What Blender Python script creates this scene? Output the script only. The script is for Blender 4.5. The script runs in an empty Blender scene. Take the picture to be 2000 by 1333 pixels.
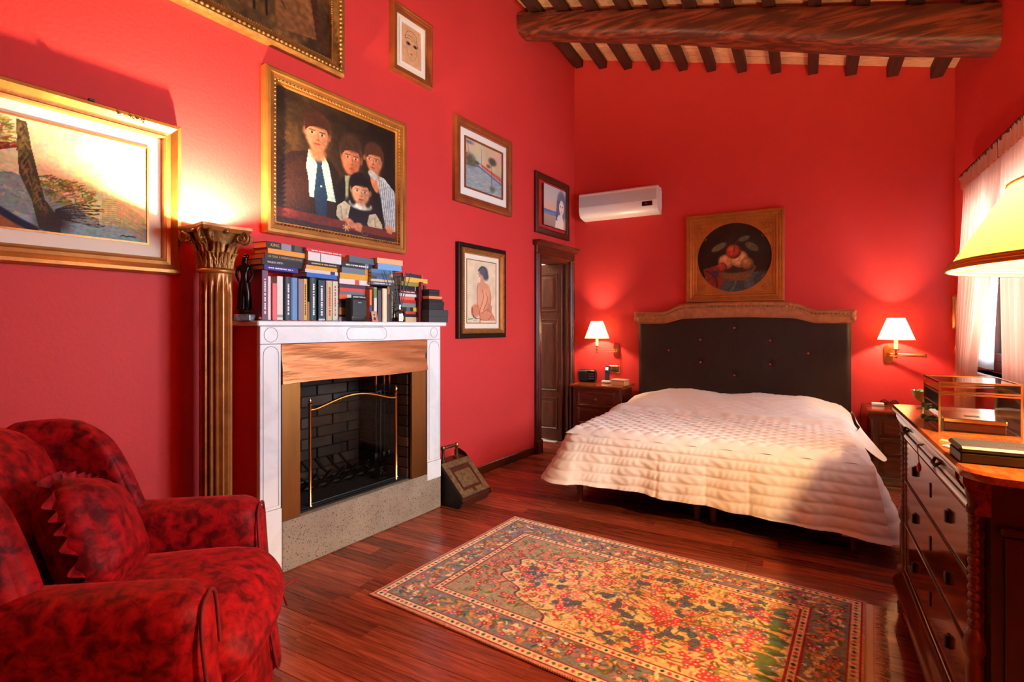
import bpy, bmesh, math, random
import numpy as np
from mathutils import Matrix, Vector

# ------------------------------------------------------------------ camera, world, lights, exposure
SC = bpy.context.scene
COL = SC.collection
PI = math.pi
FPX, CXP, HYP, CAMH = 1030.0, 1000.0, 638.0, 1.25       # focal length in px of the 2000x1333 frame, horizon row, eye height
YAW = math.atan(575 / 1030.0)
cam_data = bpy.data.cameras.new('camera')
cam_data.sensor_width = 36.0
cam_data.lens = 36.0 * FPX / 2000.0
cam_data.shift_y = -(1333 / 2 - HYP) / 2000.0
cam_data.clip_start = 0.02
cam = bpy.data.objects.new('camera', cam_data)
COL.objects.link(cam)
cam.location = (0, 0, CAMH)
cam.rotation_euler = (PI / 2, 0, YAW)
SC.camera = cam

world = bpy.data.worlds.new('world')
SC.world = world
world.use_nodes = True
world.node_tree.nodes['Background'].inputs['Color'].default_value = (0.62, 0.78, 1.0, 1)
world.node_tree.nodes['Background'].inputs['Strength'].default_value = 2.2

def light(name, kind, loc, energy, color, rot=(0, 0, 0), **kw):
    d = bpy.data.lights.new(name, kind)
    d.energy = energy
    d.color = color
    for k, v in kw.items():
        setattr(d, k, v)
    o = bpy.data.objects.new(name, d)
    COL.objects.link(o)
    o.location = loc
    o.rotation_euler = rot
    return o

# daylight just outside the two windows in the right wall (the one over the dresser is bare, the other curtained)
light('window_daylight', 'AREA', (1.60, 2.5, 1.66), 64.0, (0.70, 0.88, 1.0), (0, math.radians(78), 0),
      shape='RECTANGLE', size=1.25, size_y=1.5)

light('window_daylight', 'AREA', (1.66, 4.2, 1.7), 72.0, (0.70, 0.88, 1.0), (0, math.radians(78), 0),
      shape='RECTANGLE', size=1.25, size_y=1.6)

SC.view_settings.view_transform = 'Standard'
SC.view_settings.look = 'None'
SC.view_settings.exposure = 2.0
SC.view_settings.gamma = 1.0
SC.view_settings.use_curve_mapping = False
SC.cycles.use_denoising = True
SC.cycles.max_bounces = 10
SC.cycles.diffuse_bounces = 6
SC.cycles.transparent_max_bounces = 16
SC.cycles.sample_clamp_indirect = 6.0
WARM = (1.0, 0.72, 0.44)
RND = random.Random(7)
NR = np.random.RandomState(11)

# ------------------------------------------------------------------ pixel -> place
FW = (-math.sin(YAW), math.cos(YAW))
RT = (math.cos(YAW), math.sin(YAW))
SK = math.radians(5.03)                                   # the left wall is not square to the back wall
LD = (math.sin(SK), math.cos(SK))
LN = (math.cos(SK), -math.sin(SK))
LP = (-2.368 - 4.242 * math.tan(SK), 0.0)
RZL = PI / 2 - SK                                         # rotation of things on the left wall (front = local -y)
YB, XR, YF = 5.477, 1.05, -1.7                            # back wall, right wall, wall behind the camera

def ray(x, y):
    r = (x - CXP) / FPX
    return (FW[0] + RT[0] * r, FW[1] + RT[1] * r, (HYP - y) / FPX)
def FL(x, y, z=0.0):
    d = ray(x, y); t = (z - CAMH) / d[2]
    return (d[0] * t, d[1] * t, z)
def BW(x, y, dep=0.0):
    d = ray(x, y); t = (YB - dep) / d[1]
    return (d[0] * t, CAMH + d[2] * t)
def RWp(x, y, dep=0.0):
    d = ray(x, y); t = (XR - dep) / d[0]
    return (d[1] * t, CAMH + d[2] * t)
def LW(x, y, dep=0.0):
    p = (LP[0] + LN[0] * dep, LP[1] + LN[1] * dep)
    d = ray(x, y)
    t = (p[0] * LD[1] - p[1] * LD[0]) / (d[0] * LD[1] - d[1] * LD[0])
    q = (d[0] * t - p[0], d[1] * t - p[1])
    return (q[0] * LD[0] + q[1] * LD[1], CAMH + d[2] * t)
def WL(u, dep, z):
    return (LP[0] + LD[0] * u + LN[0] * dep, LP[1] + LD[1] * u + LN[1] * dep, z)

# ------------------------------------------------------------------ mesh builder
class MB:
    def __init__(s):
        s.v = []; s.f = []
    def add(s, vs, fs, m=None):
        o = len(s.v)
        if m is not None:
            vs = [tuple(m @ Vector(p)) for p in vs]
        s.v.extend(vs)
        s.f.extend([tuple(i + o for i in f) for f in fs])
        return s
    def box(s, x0, x1, y0, y1, z0, z1, b=0.0, m=None):
        if x0 > x1: x0, x1 = x1, x0
        if y0 > y1: y0, y1 = y1, y0
        if z0 > z1: z0, z1 = z1, z0
        b = min(b, (x1 - x0) * .45, (y1 - y0) * .45, (z1 - z0) * .45)
        if b <= 0:
            vs = [(x0, y0, z0), (x1, y0, z0), (x1, y1, z0), (x0, y1, z0), (x0, y0, z1), (x1, y0, z1), (x1, y1, z1), (x0, y1, z1)]
            fs = [(0, 3, 2, 1), (4, 5, 6, 7), (0, 1, 5, 4), (1, 2, 6, 5), (2, 3, 7, 6), (3, 0, 4, 7)]
            return s.add(vs, fs, m)
        vs = []; idx = {}
        for i, X in enumerate((x0, x1)):
            for j, Y in enumerate((y0, y1)):
                for k, Z in enumerate((z0, z1)):
                    sx, sy, sz = (1 - 2 * i) * b, (1 - 2 * j) * b, (1 - 2 * k) * b
                    for a, p in enumerate(((X, Y + sy, Z + sz), (X + sx, Y, Z + sz), (X + sx, Y + sy, Z))):
                        idx[i, j, k, a] = len(vs); vs.append(p)
        fs = []
        g = lambda i, j, k, a: idx[i, j, k, a]
        fs.append((g(0,0,0,0), g(0,0,1,0), g(0,1,1,0), g(0,1,0,0))); fs.append((g(1,0,0,0), g(1,1,0,0), g(1,1,1,0), g(1,0,1,0)))
        fs.append((g(0,0,0,1), g(1,0,0,1), g(1,0,1,1), g(0,0,1,1))); fs.append((g(0,1,0,1), g(0,1,1,1), g(1,1,1,1), g(1,1,0,1)))
        fs.append((g(0,0,0,2), g(0,1,0,2), g(1,1,0,2), g(1,0,0,2))); fs.append((g(0,0,1,2), g(1,0,1,2), g(1,1,1,2), g(0,1,1,2)))
        for j in (0, 1):
            for k in (0, 1):
                q = (g(0,j,k,1), g(1,j,k,1), g(1,j,k,2), g(0,j,k,2)); fs.append(q if j == k else q[::-1])
        for i in (0, 1):
            for k in (0, 1):
                q = (g(i,0,k,0), g(i,1,k,0), g(i,1,k,2), g(i,0,k,2)); fs.append(q if i != k else q[::-1])
        for i in (0, 1):
            for j in (0, 1):
                q = (g(i,j,0,0), g(i,j,1,0), g(i,j,1,1), g(i,j,0,1)); fs.append(q if i == j else q[::-1])
        for i in (0, 1):
            for j in (0, 1):
                for k in (0, 1):
                    q = (g(i,j,k,0), g(i,j,k,1), g(i,j,k,2)); fs.append(q if (i + j + k) % 2 == 0 else q[::-1])
        return s.add(vs, fs, m)
    def lathe(s, prof, n=24, c=(0, 0, 0), m=None, cap=True):
        vs = []; fs = []
        for r, z in prof:
            for i in range(n):
                a = 2 * PI * i / n
                vs.append((c[0] + r * math.cos(a), c[1] + r * math.sin(a), c[2] + z))
        for j in range(len(prof) - 1):
            for i in range(n):
                k = (i + 1) % n
                fs.append((j * n + i, j * n + k, (j + 1) * n + k, (j + 1) * n + i))
        if cap:
            if prof[0][0] > 1e-5: fs.append(tuple(range(n))[::-1])
            if prof[-1][0] > 1e-5: fs.append(tuple((len(prof) - 1) * n + i for i in range(n)))
        return s.add(vs, fs, m)
    def tube(s, pts, r, n=8, m=None, closed=False, cap=True):
        pts = [Vector(p) for p in pts]
        L = len(pts)
        rs = r if isinstance(r, (list, tuple)) else [r] * L
        vs = []; fs = []
        up = None
        for i, p in enumerate(pts):
            if closed:
                t = pts[(i + 1) % L] - pts[i - 1]
            else:
                t = pts[min(i + 1, L - 1)] - pts[max(i - 1, 0)]
            t.normalize()
            if up is None:
                a = Vector((0, 0, 1)) if abs(t.z) < .9 else Vector((1, 0, 0))
                up = (a - t * a.dot(t)).normalized()
            else:
                up = (up - t * up.dot(t)).normalized()
            w = t.cross(up)
            for k in range(n):
                a = 2 * PI * k / n
                vs.append(tuple(p + (up * math.cos(a) + w * math.sin(a)) * rs[i]))
        for i in range(L if closed else L - 1):
            j = (i + 1) % L
            for k in range(n):
                l = (k + 1) % n
                fs.append((i * n + k, i * n + l, j * n + l, j * n + k))
        if cap and not closed:
            fs.append(tuple(range(n))[::-1]); fs.append(tuple((L - 1) * n + k for k in range(n)))
        return s.add(vs, fs, m)
    def prism(s, poly, a0, a1, axis='y', m=None):
        n = len(poly)
        def P(p, a):
            return {'y': (p[0], a, p[1]), 'x': (a, p[0], p[1]), 'z': (p[0], p[1], a)}[axis]
        vs = [P(p, a0) for p in poly] + [P(p, a1) for p in poly]
        fs = [tuple(range(n)), tuple(range(n, 2 * n))[::-1]]
        for i in range(n):
            j = (i + 1) % n
            fs.append((i, i + n, j + n, j))
        return s.add(vs, fs, m)
    def surf(s, fn, nu, nv, m=None, wrap=False):
        vs = [tuple(fn(i / nu, j / nv)) for j in range(nv + 1) for i in range(nu + (0 if wrap else 1))]
        w = nu if wrap else nu + 1
        fs = []
        for j in range(nv):
            for i in range(nu):
                k = (i + 1) % w
                fs.append((j * w + i, j * w + k, (j + 1) * w + k, (j + 1) * w + i))
        return s.add(vs, fs, m)
    def frame(s, w, h, prof):
        """mitred frame around (0,0) in the xz plane, prof = [(inset, height towards -y)]"""
        vs = []; fs = []
        for ins, hy in prof:
            a, b = w / 2 - ins, h / 2 - ins
            vs += [(-a, -hy, -b), (a, -hy, -b), (a, -hy, b), (-a, -hy, b)]
        for j in range(len(prof) - 1):
            for i in range(4):
                k = (i + 1) % 4
                fs.append((j * 4 + i, j * 4 + k, j * 4 + 4 + k, j * 4 + 4 + i))
        return s.add(vs, fs)
    def rbox(s, sx, sy, sz, r, n=10, fn=None, puff=0.0, m=None):
        """soft rounded box centred on the origin; fn deforms a point"""
        vs = []; fs = []; key = {}
        hx, hy, hz = sx / 2, sy / 2, sz / 2
        def vert(p):
            k = tuple(round(c, 4) for c in p)
            if k in key: return key[k]
            q = [p[0] * hx, p[1] * hy, p[2] * hz]
            c = [max(-h + min(r, h), min(h - min(r, h), a)) for a, h in zip(q, (hx, hy, hz))]
            d = Vector((q[0] - c[0], q[1] - c[1], q[2] - c[2]))
            if d.length > 1e-9:
                l = max(abs(d.x) / min(r, hx), abs(d.y) / min(r, hy), abs(d.z) / min(r, hz))
                e = Vector((d.x / min(r, hx), d.y / min(r, hy), d.z / min(r, hz))).normalized() * l
                d = Vector((e.x * min(r, hx), e.y * min(r, hy), e.z * min(r, hz)))
            q = [c[0] + d.x, c[1] + d.y, c[2] + d.z]
            if puff:
                f = [(1 - abs(a) ** 2.2) for a in p]
                ax = max(range(3), key=lambda i: abs(p[i]))
                o = [i for i in range(3) if i != ax]
                q[ax] += math.copysign(puff * f[o[0]] * f[o[1]], p[ax])
            if fn: q = fn(*q)
            key[k] = len(vs); vs.append(tuple(q)); return key[k]
        def cc(i):
            t = -1 + 2 * i / n
            return math.copysign(abs(math.sin(t * PI / 2)) ** .8, t)
        for ax in range(3):
            for sg in (-1, 1):
                for i in range(n):
                    for j in range(n):
                        q = []
                        for (a, b) in ((i, j), (i + 1, j), (i + 1, j + 1), (i, j + 1)):
                            p = [0, 0, 0]
                            p[ax] = sg; p[(ax + 1) % 3] = cc(a); p[(ax + 2) % 3] = cc(b)
                            q.append(vert(p))
                        fs.append(tuple(q) if sg > 0 else tuple(q[::-1]))
        return s.add(vs, fs, m)
    def mesh(s, name, mat, smooth=None):
        me = bpy.data.meshes.new(name)
        me.from_pydata(s.v, [], s.f)
        if mat is not None:
            me.materials.append(MAT[mat] if isinstance(mat, str) else mat)
        if smooth is not None:
            me.shade_smooth()
            if smooth < 180:
                me.set_sharp_from_angle(angle=math.radians(smooth))
        me.update()
        return me
    def build(s, name, mat, parent=None, loc=(0, 0, 0), rz=0.0, smooth=None, rot=None):
        return put(name, s.mesh(name, mat, smooth), parent, loc, rz, rot)

def put(name, me, parent=None, loc=(0, 0, 0), rz=0.0, rot=None):
    o = bpy.data.objects.new(name, me)
    COL.objects.link(o)
    o.location = loc
    o.rotation_euler = rot if rot else (0, 0, rz)
    if parent: o.parent = parent
    return o
def thing(name, label, cat, loc=(0, 0, 0), rz=0.0, group=None, rot=None):
    o = put(name, None, None, loc, rz, rot)
    return tag(o, label, cat, group)
def tag(o, label, cat, group=None):
    o['label'] = label; o['category'] = cat
    if group: o['group'] = group
    return o
def struct(o):
    o['kind'] = 'structure'
    return o
def stuff(o):
    o['kind'] = 'stuff'
    return o
def subsurf(o, n=1):
    m = o.modifiers.new('subd', 'SUBSURF'); m.levels = n; m.render_levels = n
    return o
def T(x=0, y=0, z=0, rx=0, ry=0, rz=0):
    return Matrix.Translation((x, y, z)) @ Matrix.Rotation(rz, 4, 'Z') @ Matrix.Rotation(ry, 4, 'Y') @ Matrix.Rotation(rx, 4, 'X')

def text_mesh(txt, size, mat, shear=0.0, spacing=1.0):
    c = bpy.data.curves.new('txt', 'FONT')
    c.body = txt; c.size = size; c.align_x = 'CENTER'; c.align_y = 'CENTER'; c.extrude = 0.0003; c.shear = shear
    c.space_character = spacing; c.resolution_u = 2
    o = bpy.data.objects.new('txt', c)
    COL.objects.link(o)
    dg = bpy.context.evaluated_depsgraph_get()
    me = bpy.data.meshes.new_from_object(o.evaluated_get(dg))
    bpy.data.objects.remove(o); bpy.data.curves.remove(c)
    me.materials.clear(); me.materials.append(MAT[mat])
    return me

# ------------------------------------------------------------------ materials
MAT = {}
def lin(c):
    return tuple((v / 255 / 12.92) if v / 255 <= .04045 else ((v / 255 + .055) / 1.055) ** 2.4 for v in c)
def mat(name, rgb, rough=.5, metal=0.0, **kw):
    """rgb given in 0-255 sRGB. kw: noise=(scale, amount, rgb2), stretch, bump=(scale, strength), spec, coat, sheen, emit, trans, rnd"""
    m = bpy.data.materials.new(name); m.use_nodes = True
    nt = m.node_tree; N = nt.nodes; Lk = nt.links
    P = N['Principled BSDF']
    col = (*lin(rgb), 1)
    P.inputs['Base Color'].default_value = col
    P.inputs['Roughness'].default_value = rough
    P.inputs['Metallic'].default_value = metal
    for k, nm in (('spec', 'Specular IOR Level'), ('coat', 'Coat Weight'), ('coat_rough', 'Coat Roughness'), ('sheen', 'Sheen Weight'), ('trans', 'Transmission Weight'), ('aniso', 'Anisotropic')):
        if k in kw: P.inputs[nm].default_value = kw[k]
    if 'sheen_tint' in kw:
        P.inputs['Sheen Tint'].default_value = (*lin(kw['sheen_tint']), 1); P.inputs['Sheen Roughness'].default_value = .35
    if 'emit' in kw:
        P.inputs['Emission Color'].default_value = (*lin(kw['emit'][0]), 1); P.inputs['Emission Strength'].default_value = kw['emit'][1]
    vec = None
    if kw.get('world'):
        g = N.new('ShaderNodeNewGeometry'); vec = g.outputs['Position']
    else:
        t = N.new('ShaderNodeTexCoord'); vec = t.outputs['Object']
    if kw.get('rnd'):
        oi = N.new('ShaderNodeObjectInfo'); vm = N.new('ShaderNodeVectorMath'); vm.operation = 'MULTIPLY_ADD'
        cmb = N.new('ShaderNodeCombineXYZ')
        for i in range(3): Lk.new(oi.outputs['Random'], cmb.inputs[i])
        Lk.new(cmb.outputs[0], vm.inputs[0]); vm.inputs[1].default_value = (37, 53, 71); Lk.new(vec, vm.inputs[2]); vec = vm.outputs[0]
    if 'stretch' in kw:
        mp = N.new('ShaderNodeMapping'); mp.inputs['Scale'].default_value = kw['stretch']; Lk.new(vec, mp.inputs['Vector']); vec = mp.outputs[0]
    out = None
    if 'noise' in kw:
        sc, am, c2 = kw['noise'][:3]
        n = N.new('ShaderNodeTexNoise'); n.inputs['Scale'].default_value = sc; n.inputs['Detail'].default_value = kw.get('detail', 6)
        n.inputs['Roughness'].default_value = .6; n.inputs['Distortion'].default_value = kw.get('distort', 0.0)
        Lk.new(vec, n.inputs['Vector'])
        r = N.new('ShaderNodeValToRGB')
        lo, hi = kw.get('ramp', (.35, .68))
        r.color_ramp.elements[0].position = lo; r.color_ramp.elements[1].position = hi
        r.color_ramp.elements[0].color = col
        c2 = (*lin(c2), 1)
        r.color_ramp.elements[1].color = tuple(col[i] * (1 - am) + c2[i] * am for i in range(3)) + (1,)
        Lk.new(n.outputs['Fac'], r.inputs['Fac']); out = r.outputs['Color']
        if kw.get('rnd'):
            hsv = N.new('ShaderNodeHueSaturation')
            mr = N.new('ShaderNodeMapRange'); mr.inputs['To Min'].default_value = kw['rnd'][0]; mr.inputs['To Max'].default_value = kw['rnd'][1]
            Lk.new(oi.outputs['Random'], mr.inputs['Value']); Lk.new(mr.outputs[0], hsv.inputs['Value']); Lk.new(out, hsv.inputs['Color']); out = hsv.outputs['Color']
        Lk.new(out, P.inputs['Base Color'])
        if 'rough2' in kw:
            mr = N.new('ShaderNodeMapRange'); mr.inputs['To Min'].default_value = rough; mr.inputs['To Max'].default_value = kw['rough2']
            Lk.new(n.outputs['Fac'], mr.inputs['Value']); Lk.new(mr.outputs[0], P.inputs['Roughness'])
    if 'specks' in kw:
        sc, th, c3 = kw['specks']
        n = N.new('ShaderNodeTexVoronoi'); n.inputs['Scale'].default_value = sc
        Lk.new(vec, n.inputs['Vector'])
        n3 = N.new('ShaderNodeTexNoise'); n3.inputs['Scale'].default_value = sc * .35; Lk.new(vec, n3.inputs['Vector'])
        a = N.new('ShaderNodeMath'); a.operation = 'MULTIPLY_ADD'; Lk.new(n3.outputs['Fac'], a.inputs[0]); a.inputs[1].default_value = .55; a.inputs[2].default_value = th - .3
        lt = N.new('ShaderNodeMath'); lt.operation = 'LESS_THAN'; Lk.new(n.outputs['Distance'], lt.inputs[0]); Lk.new(a.outputs[0], lt.inputs[1])
        mx = N.new('ShaderNodeMix'); mx.data_type = 'RGBA'
        Lk.new(lt.outputs[0], mx.inputs['Factor'])
        if out: Lk.new(out, mx.inputs['A'])
        else: mx.inputs['A'].default_value = col
        mx.inputs['B'].default_value = (*lin(c3), 1); out = mx.outputs['Result']
        Lk.new(out, P.inputs['Base Color'])
    if 'bump' in kw:
        sc, st = kw['bump']
        n2 = N.new('ShaderNodeTexNoise'); n2.inputs['Scale'].default_value = sc; n2.inputs['Detail'].default_value = 5
        Lk.new(vec, n2.inputs['Vector'])
        b = N.new('ShaderNodeBump'); b.inputs['Strength'].default_value = st; b.inputs['Distance'].default_value = kw.get('bdist', .004)
        Lk.new(n2.outputs['Fac'], b.inputs['Height']); Lk.new(b.outputs[0], P.inputs['Normal'])
    MAT[name] = m
    return m

mat('red_plaster', (206, 56, 53), .62, world=True, noise=(1.3, .35, (195, 50, 48)), bump=(55, .35), bdist=.003, spec=.3)
mat('white_paint', (225, 215, 200), .6, world=True, bump=(60, .2))
mat('plank', (106, 38, 22), .26, world=True, rnd=(.6, 1.35), stretch=(1.6, 26, 26), noise=(2.6, .9, (166, 76, 46)), detail=9, distort=.6, bump=(9, .10), bdist=.002, spec=.55)
mat('joint_dark', (30, 10, 6), .6)
mat('dark_wood', (58, 22, 11), .32, stretch=(12, 12, 1.5), noise=(4, .8, (104, 46, 22)), detail=8, distort=.8, spec=.5)
mat('dark_wood_x', (58, 22, 11), .32, stretch=(1.5, 12, 12), noise=(4, .8, (104, 46, 22)), detail=8, distort=.8, spec=.5)
mat('walnut', (70, 27, 11), .16, stretch=(2.2, 14, 14), noise=(3, .8, (126, 58, 24)), detail=8, distort=1.2, coat=.6, coat_rough=.08)
mat('walnut_end', (34, 13, 8), .35, stretch=(9, 9, 1.5), noise=(4, .6, (54, 22, 12)), detail=8)
mat('walnut_top', (96, 40, 16), .2, stretch=(2, 10, 10), noise=(4, .85, (168, 86, 36)), detail=8, distort=1.0, coat=.5, coat_rough=.1)
mat('beam_wood', (72, 27, 14), .5, stretch=(.8, 7, 7), noise=(2.0, .9, (146, 66, 38)), detail=8, distort=1.6, ramp=(.44, .64), bump=(5, .3), bdist=.008)
mat('rafter_wood', (46, 17, 9), .6, stretch=(12, 1.2, 12), noise=(3, .7, (84, 34, 18)), detail=8, bump=(9, .4))
mat('terracotta', (242, 190, 152), .8, world=True, rnd=(.85, 1.08), stretch=(9, 30, 9), noise=(2, .7, (206, 132, 96)), bump=(40, .2))
mat('mortar', (200, 160, 125), .9)
mat('marble', (226, 226, 222), .28, noise=(3.2, .55, (176, 178, 176)), detail=10, distort=1.6, ramp=(.5, .78), spec=.5)
mat('groove', (120, 116, 108), .6)
mat('copper', (186, 118, 78), .42, 1.0, stretch=(1, 1, 6), noise=(2.2, .6, (150, 78, 40)), bump=(3.5, .35), bdist=.02, rough2=.45)
mat('copper_dull', (150, 98, 52), .42, 1.0, stretch=(5, 5, .6), noise=(2.2, .6, (118, 70, 36)), bump=(5, .15), bdist=.01)
mat('peperino', (150, 134, 114), .9, noise=(5, .7, (118, 102, 86)), specks=(95, .27, (74, 62, 54)), bump=(60, .5), bdist=.004)
mat('soot_brick', (84, 66, 57), .9, rnd=(.6, 1.3), noise=(4, .8, (48, 38, 33)), bump=(50, .4))
mat('soot', (16, 13, 12), .95, noise=(4, .5, (34, 27, 24)))
mat('iron', (36, 33, 31), .45, .5, bump=(80, .2))
mat('brass', (222, 172, 92), .2, 1.0)
mat('brass_dull', (150, 122, 78), .38, 1.0, noise=(12, .5, (96, 78, 50)))
mat('gilt', (188, 128, 62), .36, .6, noise=(9, .6, (150, 92, 36)), detail=8, bump=(120, .25), bdist=.002)
mat('gilt_dark', (166, 118, 58), .42, .55, noise=(18, .7, (92, 58, 26)), bump=(90, .6), bdist=.004)
mat('gilt_bronze', (176, 116, 56), .36, .45, noise=(14, .6, (120, 72, 32)), bump=(60, .15))
mat('frame_brown', (120, 56, 26), .35, noise=(9, .6, (156, 82, 40)), spec=.5)
mat('frame_dark', (62, 26, 14), .35, noise=(9, .6, (96, 44, 24)), spec=.5)
mat('frame_black', (22, 14, 12), .3)
mat('mat_cream', (232, 220, 196), .8)
mat('mat_white', (232, 226, 214), .8)
mat('mat_red', (186, 32, 30), .7)
mat('velvet', (84, 4, 8), .6, noise=(26, .95, (184, 16, 24)), detail=8, distort=.4, ramp=(.38, .68), sheen=.45, sheen_tint=(255, 70, 70), bump=(14, .35), bdist=.008, spec=.15)
mat('velvet_trim', (110, 6, 10), .7, sheen=.6, sheen_tint=(255, 70, 70))
mat('quilt', (222, 204, 186), .8, sheen=.1, bump=(90, .25), bdist=.003, spec=.2)
mat('mattress', (228, 220, 208), .9)
mat('bed_black', (20, 16, 15), .8)
mat('bed_leg', (120, 64, 32), .5, stretch=(8, 8, 1), noise=(4, .6, (90, 44, 22)))
mat('leather', (44, 26, 18), .6, noise=(40, .5, (34, 19, 13)), bump=(180, .3), bdist=.002, spec=.22)
mat('button_red', (168, 44, 40), .5)
mat('crown_wood', (176, 108, 64), .45, .15, noise=(22, .7, (132, 72, 38)), bump=(80, .4), bdist=.003)
mat('ac_white', (236, 235, 230), .3)
mat('ac_grey', (196, 198, 198), .4)
mat('gloss_black', (14, 12, 12), .12)
mat('plastic_black', (26, 26, 28), .45)
mat('satin_black', (12, 11, 11), .5, bump=(160, .2))
mat('box_grey', (52, 50, 52), .55)
mat('bronze_dark', (34, 20, 15), .28, .6)
mat('marble_dark', (74, 78, 84), .25, noise=(9, .8, (150, 156, 160)), distort=2)
mat('paper', (232, 214, 182), .85, stretch=(1, 1, 60), noise=(8, .35, (190, 168, 132)))
mat('ink_white', (236, 232, 224), .7)
mat('ink_gold', (226, 184, 96), .5)
mat('ink_black', (22, 20, 20), .7)
mat('ink_red', (206, 58, 52), .7)
mat('screen', (150, 190, 225), .3, emit=((150, 190, 225), .8))
mat('white_plastic', (232, 226, 214), .4)
mat('leather_box', (196, 138, 96), .5)
mat('scuttle_wood', (78, 34, 20), .4, noise=(6, .7, (44, 18, 12)))
mat('scuttle_brass', (140, 118, 80), .5, .6, noise=(40, .8, (84, 66, 40)), bump=(55, 1.0), bdist=.006)
mat('green_glass', (60, 120, 84), .1, trans=.5)
mat('coral', (224, 140, 96), .45)
mat('maroon', (96, 26, 20), .3, coat=.4)
mat('candle', (244, 226, 190), .5, emit=((255, 214, 150), .25))
mat('mirror', (206, 196, 178), .06, 1.0)
mat('braid', (206, 140, 84), .8)
mat('fringe', (226, 208, 178), .9)

def shade_mat(name, rgb, tr=.6):
    m = bpy.data.materials.new(name); m.use_nodes = True
    nt = m.node_tree; nt.nodes.clear()
    o = nt.nodes.new('ShaderNodeOutputMaterial'); d = nt.nodes.new('ShaderNodeBsdfDiffuse'); t = nt.nodes.new('ShaderNodeBsdfTranslucent')
    x = nt.nodes.new('ShaderNodeMixShader'); x.inputs[0].default_value = tr
    d.inputs[0].default_value = (*lin(rgb), 1); t.inputs[0].default_value = (*lin(rgb), 1)
    nt.links.new(d.outputs[0], x.inputs[1]); nt.links.new(t.outputs[0], x.inputs[2]); nt.links.new(x.outputs[0], o.inputs[0])
    MAT[name] = m
    return m
shade_mat('shade_silk', (250, 228, 176), .5)
shade_mat('shade_cream', (226, 188, 96), .22)

def sheer_mat(name, rgb, clear):
    m = shade_mat(name, rgb, .55)
    nt = m.node_tree
    o = [n for n in nt.nodes if n.type == 'OUTPUT_MATERIAL'][0]
    old = o.inputs[0].links[0].from_socket
    t = nt.nodes.new('ShaderNodeBsdfTransparent'); x = nt.nodes.new('ShaderNodeMixShader'); x.inputs[0].default_value = clear
    nt.links.new(old, x.inputs[1]); nt.links.new(t.outputs[0], x.inputs[2]); nt.links.new(x.outputs[0], o.inputs[0])
sheer_mat('voile_salmon', (226, 158, 128), .10)
sheer_mat('voile_white', (226, 230, 232), .2)

def glass_mat(name, tint, refl=.08, rough=.02):
    m = bpy.data.materials.new(name); m.use_nodes = True
    nt = m.node_tree; nt.nodes.clear()
    o = nt.nodes.new('ShaderNodeOutputMaterial'); g = nt.nodes.new('ShaderNodeBsdfGlossy'); t = nt.nodes.new('ShaderNodeBsdfTransparent')
    f = nt.nodes.new('ShaderNodeFresnel'); f.inputs[0].default_value = 1.45
    a = nt.nodes.new('ShaderNodeMath'); a.operation = 'ADD'; a.inputs[1].default_value = refl; a.use_clamp = True
    x = nt.nodes.new('ShaderNodeMixShader'); g.inputs['Roughness'].default_value = rough
    t.inputs[0].default_value = (*tint, 1)
    nt.links.new(f.outputs[0], a.inputs[0]); nt.links.new(a.outputs[0], x.inputs[0])
    nt.links.new(t.outputs[0], x.inputs[1]); nt.links.new(g.outputs[0], x.inputs[2]); nt.links.new(x.outputs[0], o.inputs[0])
    MAT[name] = m
glass_mat('pane', (.95, .97, .98), .0)
glass_mat('glass_clear', (.94, .95, .93), -.02)
glass_mat('glass_smoke', (.80, .77, .74), -.02)
glass_mat('guard_glass', (.86, .83, .80), .004)
for l_ in list(MAT['guard_glass'].node_tree.links):
    if l_.from_node.type == 'FRESNEL': MAT['guard_glass'].node_tree.links.remove(l_)
[n for n in MAT['guard_glass'].node_tree.nodes if n.type == 'MATH'][0].inputs[0].default_value = .004
glass_mat('glass_bottle', (.78, .72, .70), .08)

def attr_mat(name, rough=.6, spec=.3, bump=None, sheen=0.0, coat=0.0):
    m = bpy.data.materials.new(name); m.use_nodes = True
    nt = m.node_tree; P = nt.nodes['Principled BSDF']
    a = nt.nodes.new('ShaderNodeAttribute'); a.attribute_name = 'paint'
    nt.links.new(a.outputs['Color'], P.inputs['Base Color'])
    P.inputs['Roughness'].default_value = rough; P.inputs['Specular IOR Level'].default_value = spec
    P.inputs['Sheen Weight'].default_value = sheen; P.inputs['Coat Weight'].default_value = coat
    if bump:
        t = nt.nodes.new('ShaderNodeTexCoord'); n = nt.nodes.new('ShaderNodeTexNoise'); n.inputs['Scale'].default_value = bump[0]
        b = nt.nodes.new('ShaderNodeBump'); b.inputs['Strength'].default_value = bump[1]; b.inputs['Distance'].default_value = .004
        nt.links.new(t.outputs['Object'], n.inputs['Vector']); nt.links.new(n.outputs['Fac'], b.inputs['Height']); nt.links.new(b.outputs[0], P.inputs['Normal'])
    MAT[name] = m
attr_mat('oil_paint', .4, .4, (60, .25))
attr_mat('paper_print', .7, .2)
attr_mat('rug_pile', .95, .1, (300, .6), sheen=.1)
COLM = {}
def cmat(rgb, rough=.55):
    k = (tuple(rgb), rough)
    if k not in COLM:
        COLM[k] = mat('book_cloth_%d_%d_%d' % tuple(rgb), rgb, rough, noise=(30, .15, tuple(int(c * .8) for c in rgb)))
    return COLM[k]

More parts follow.
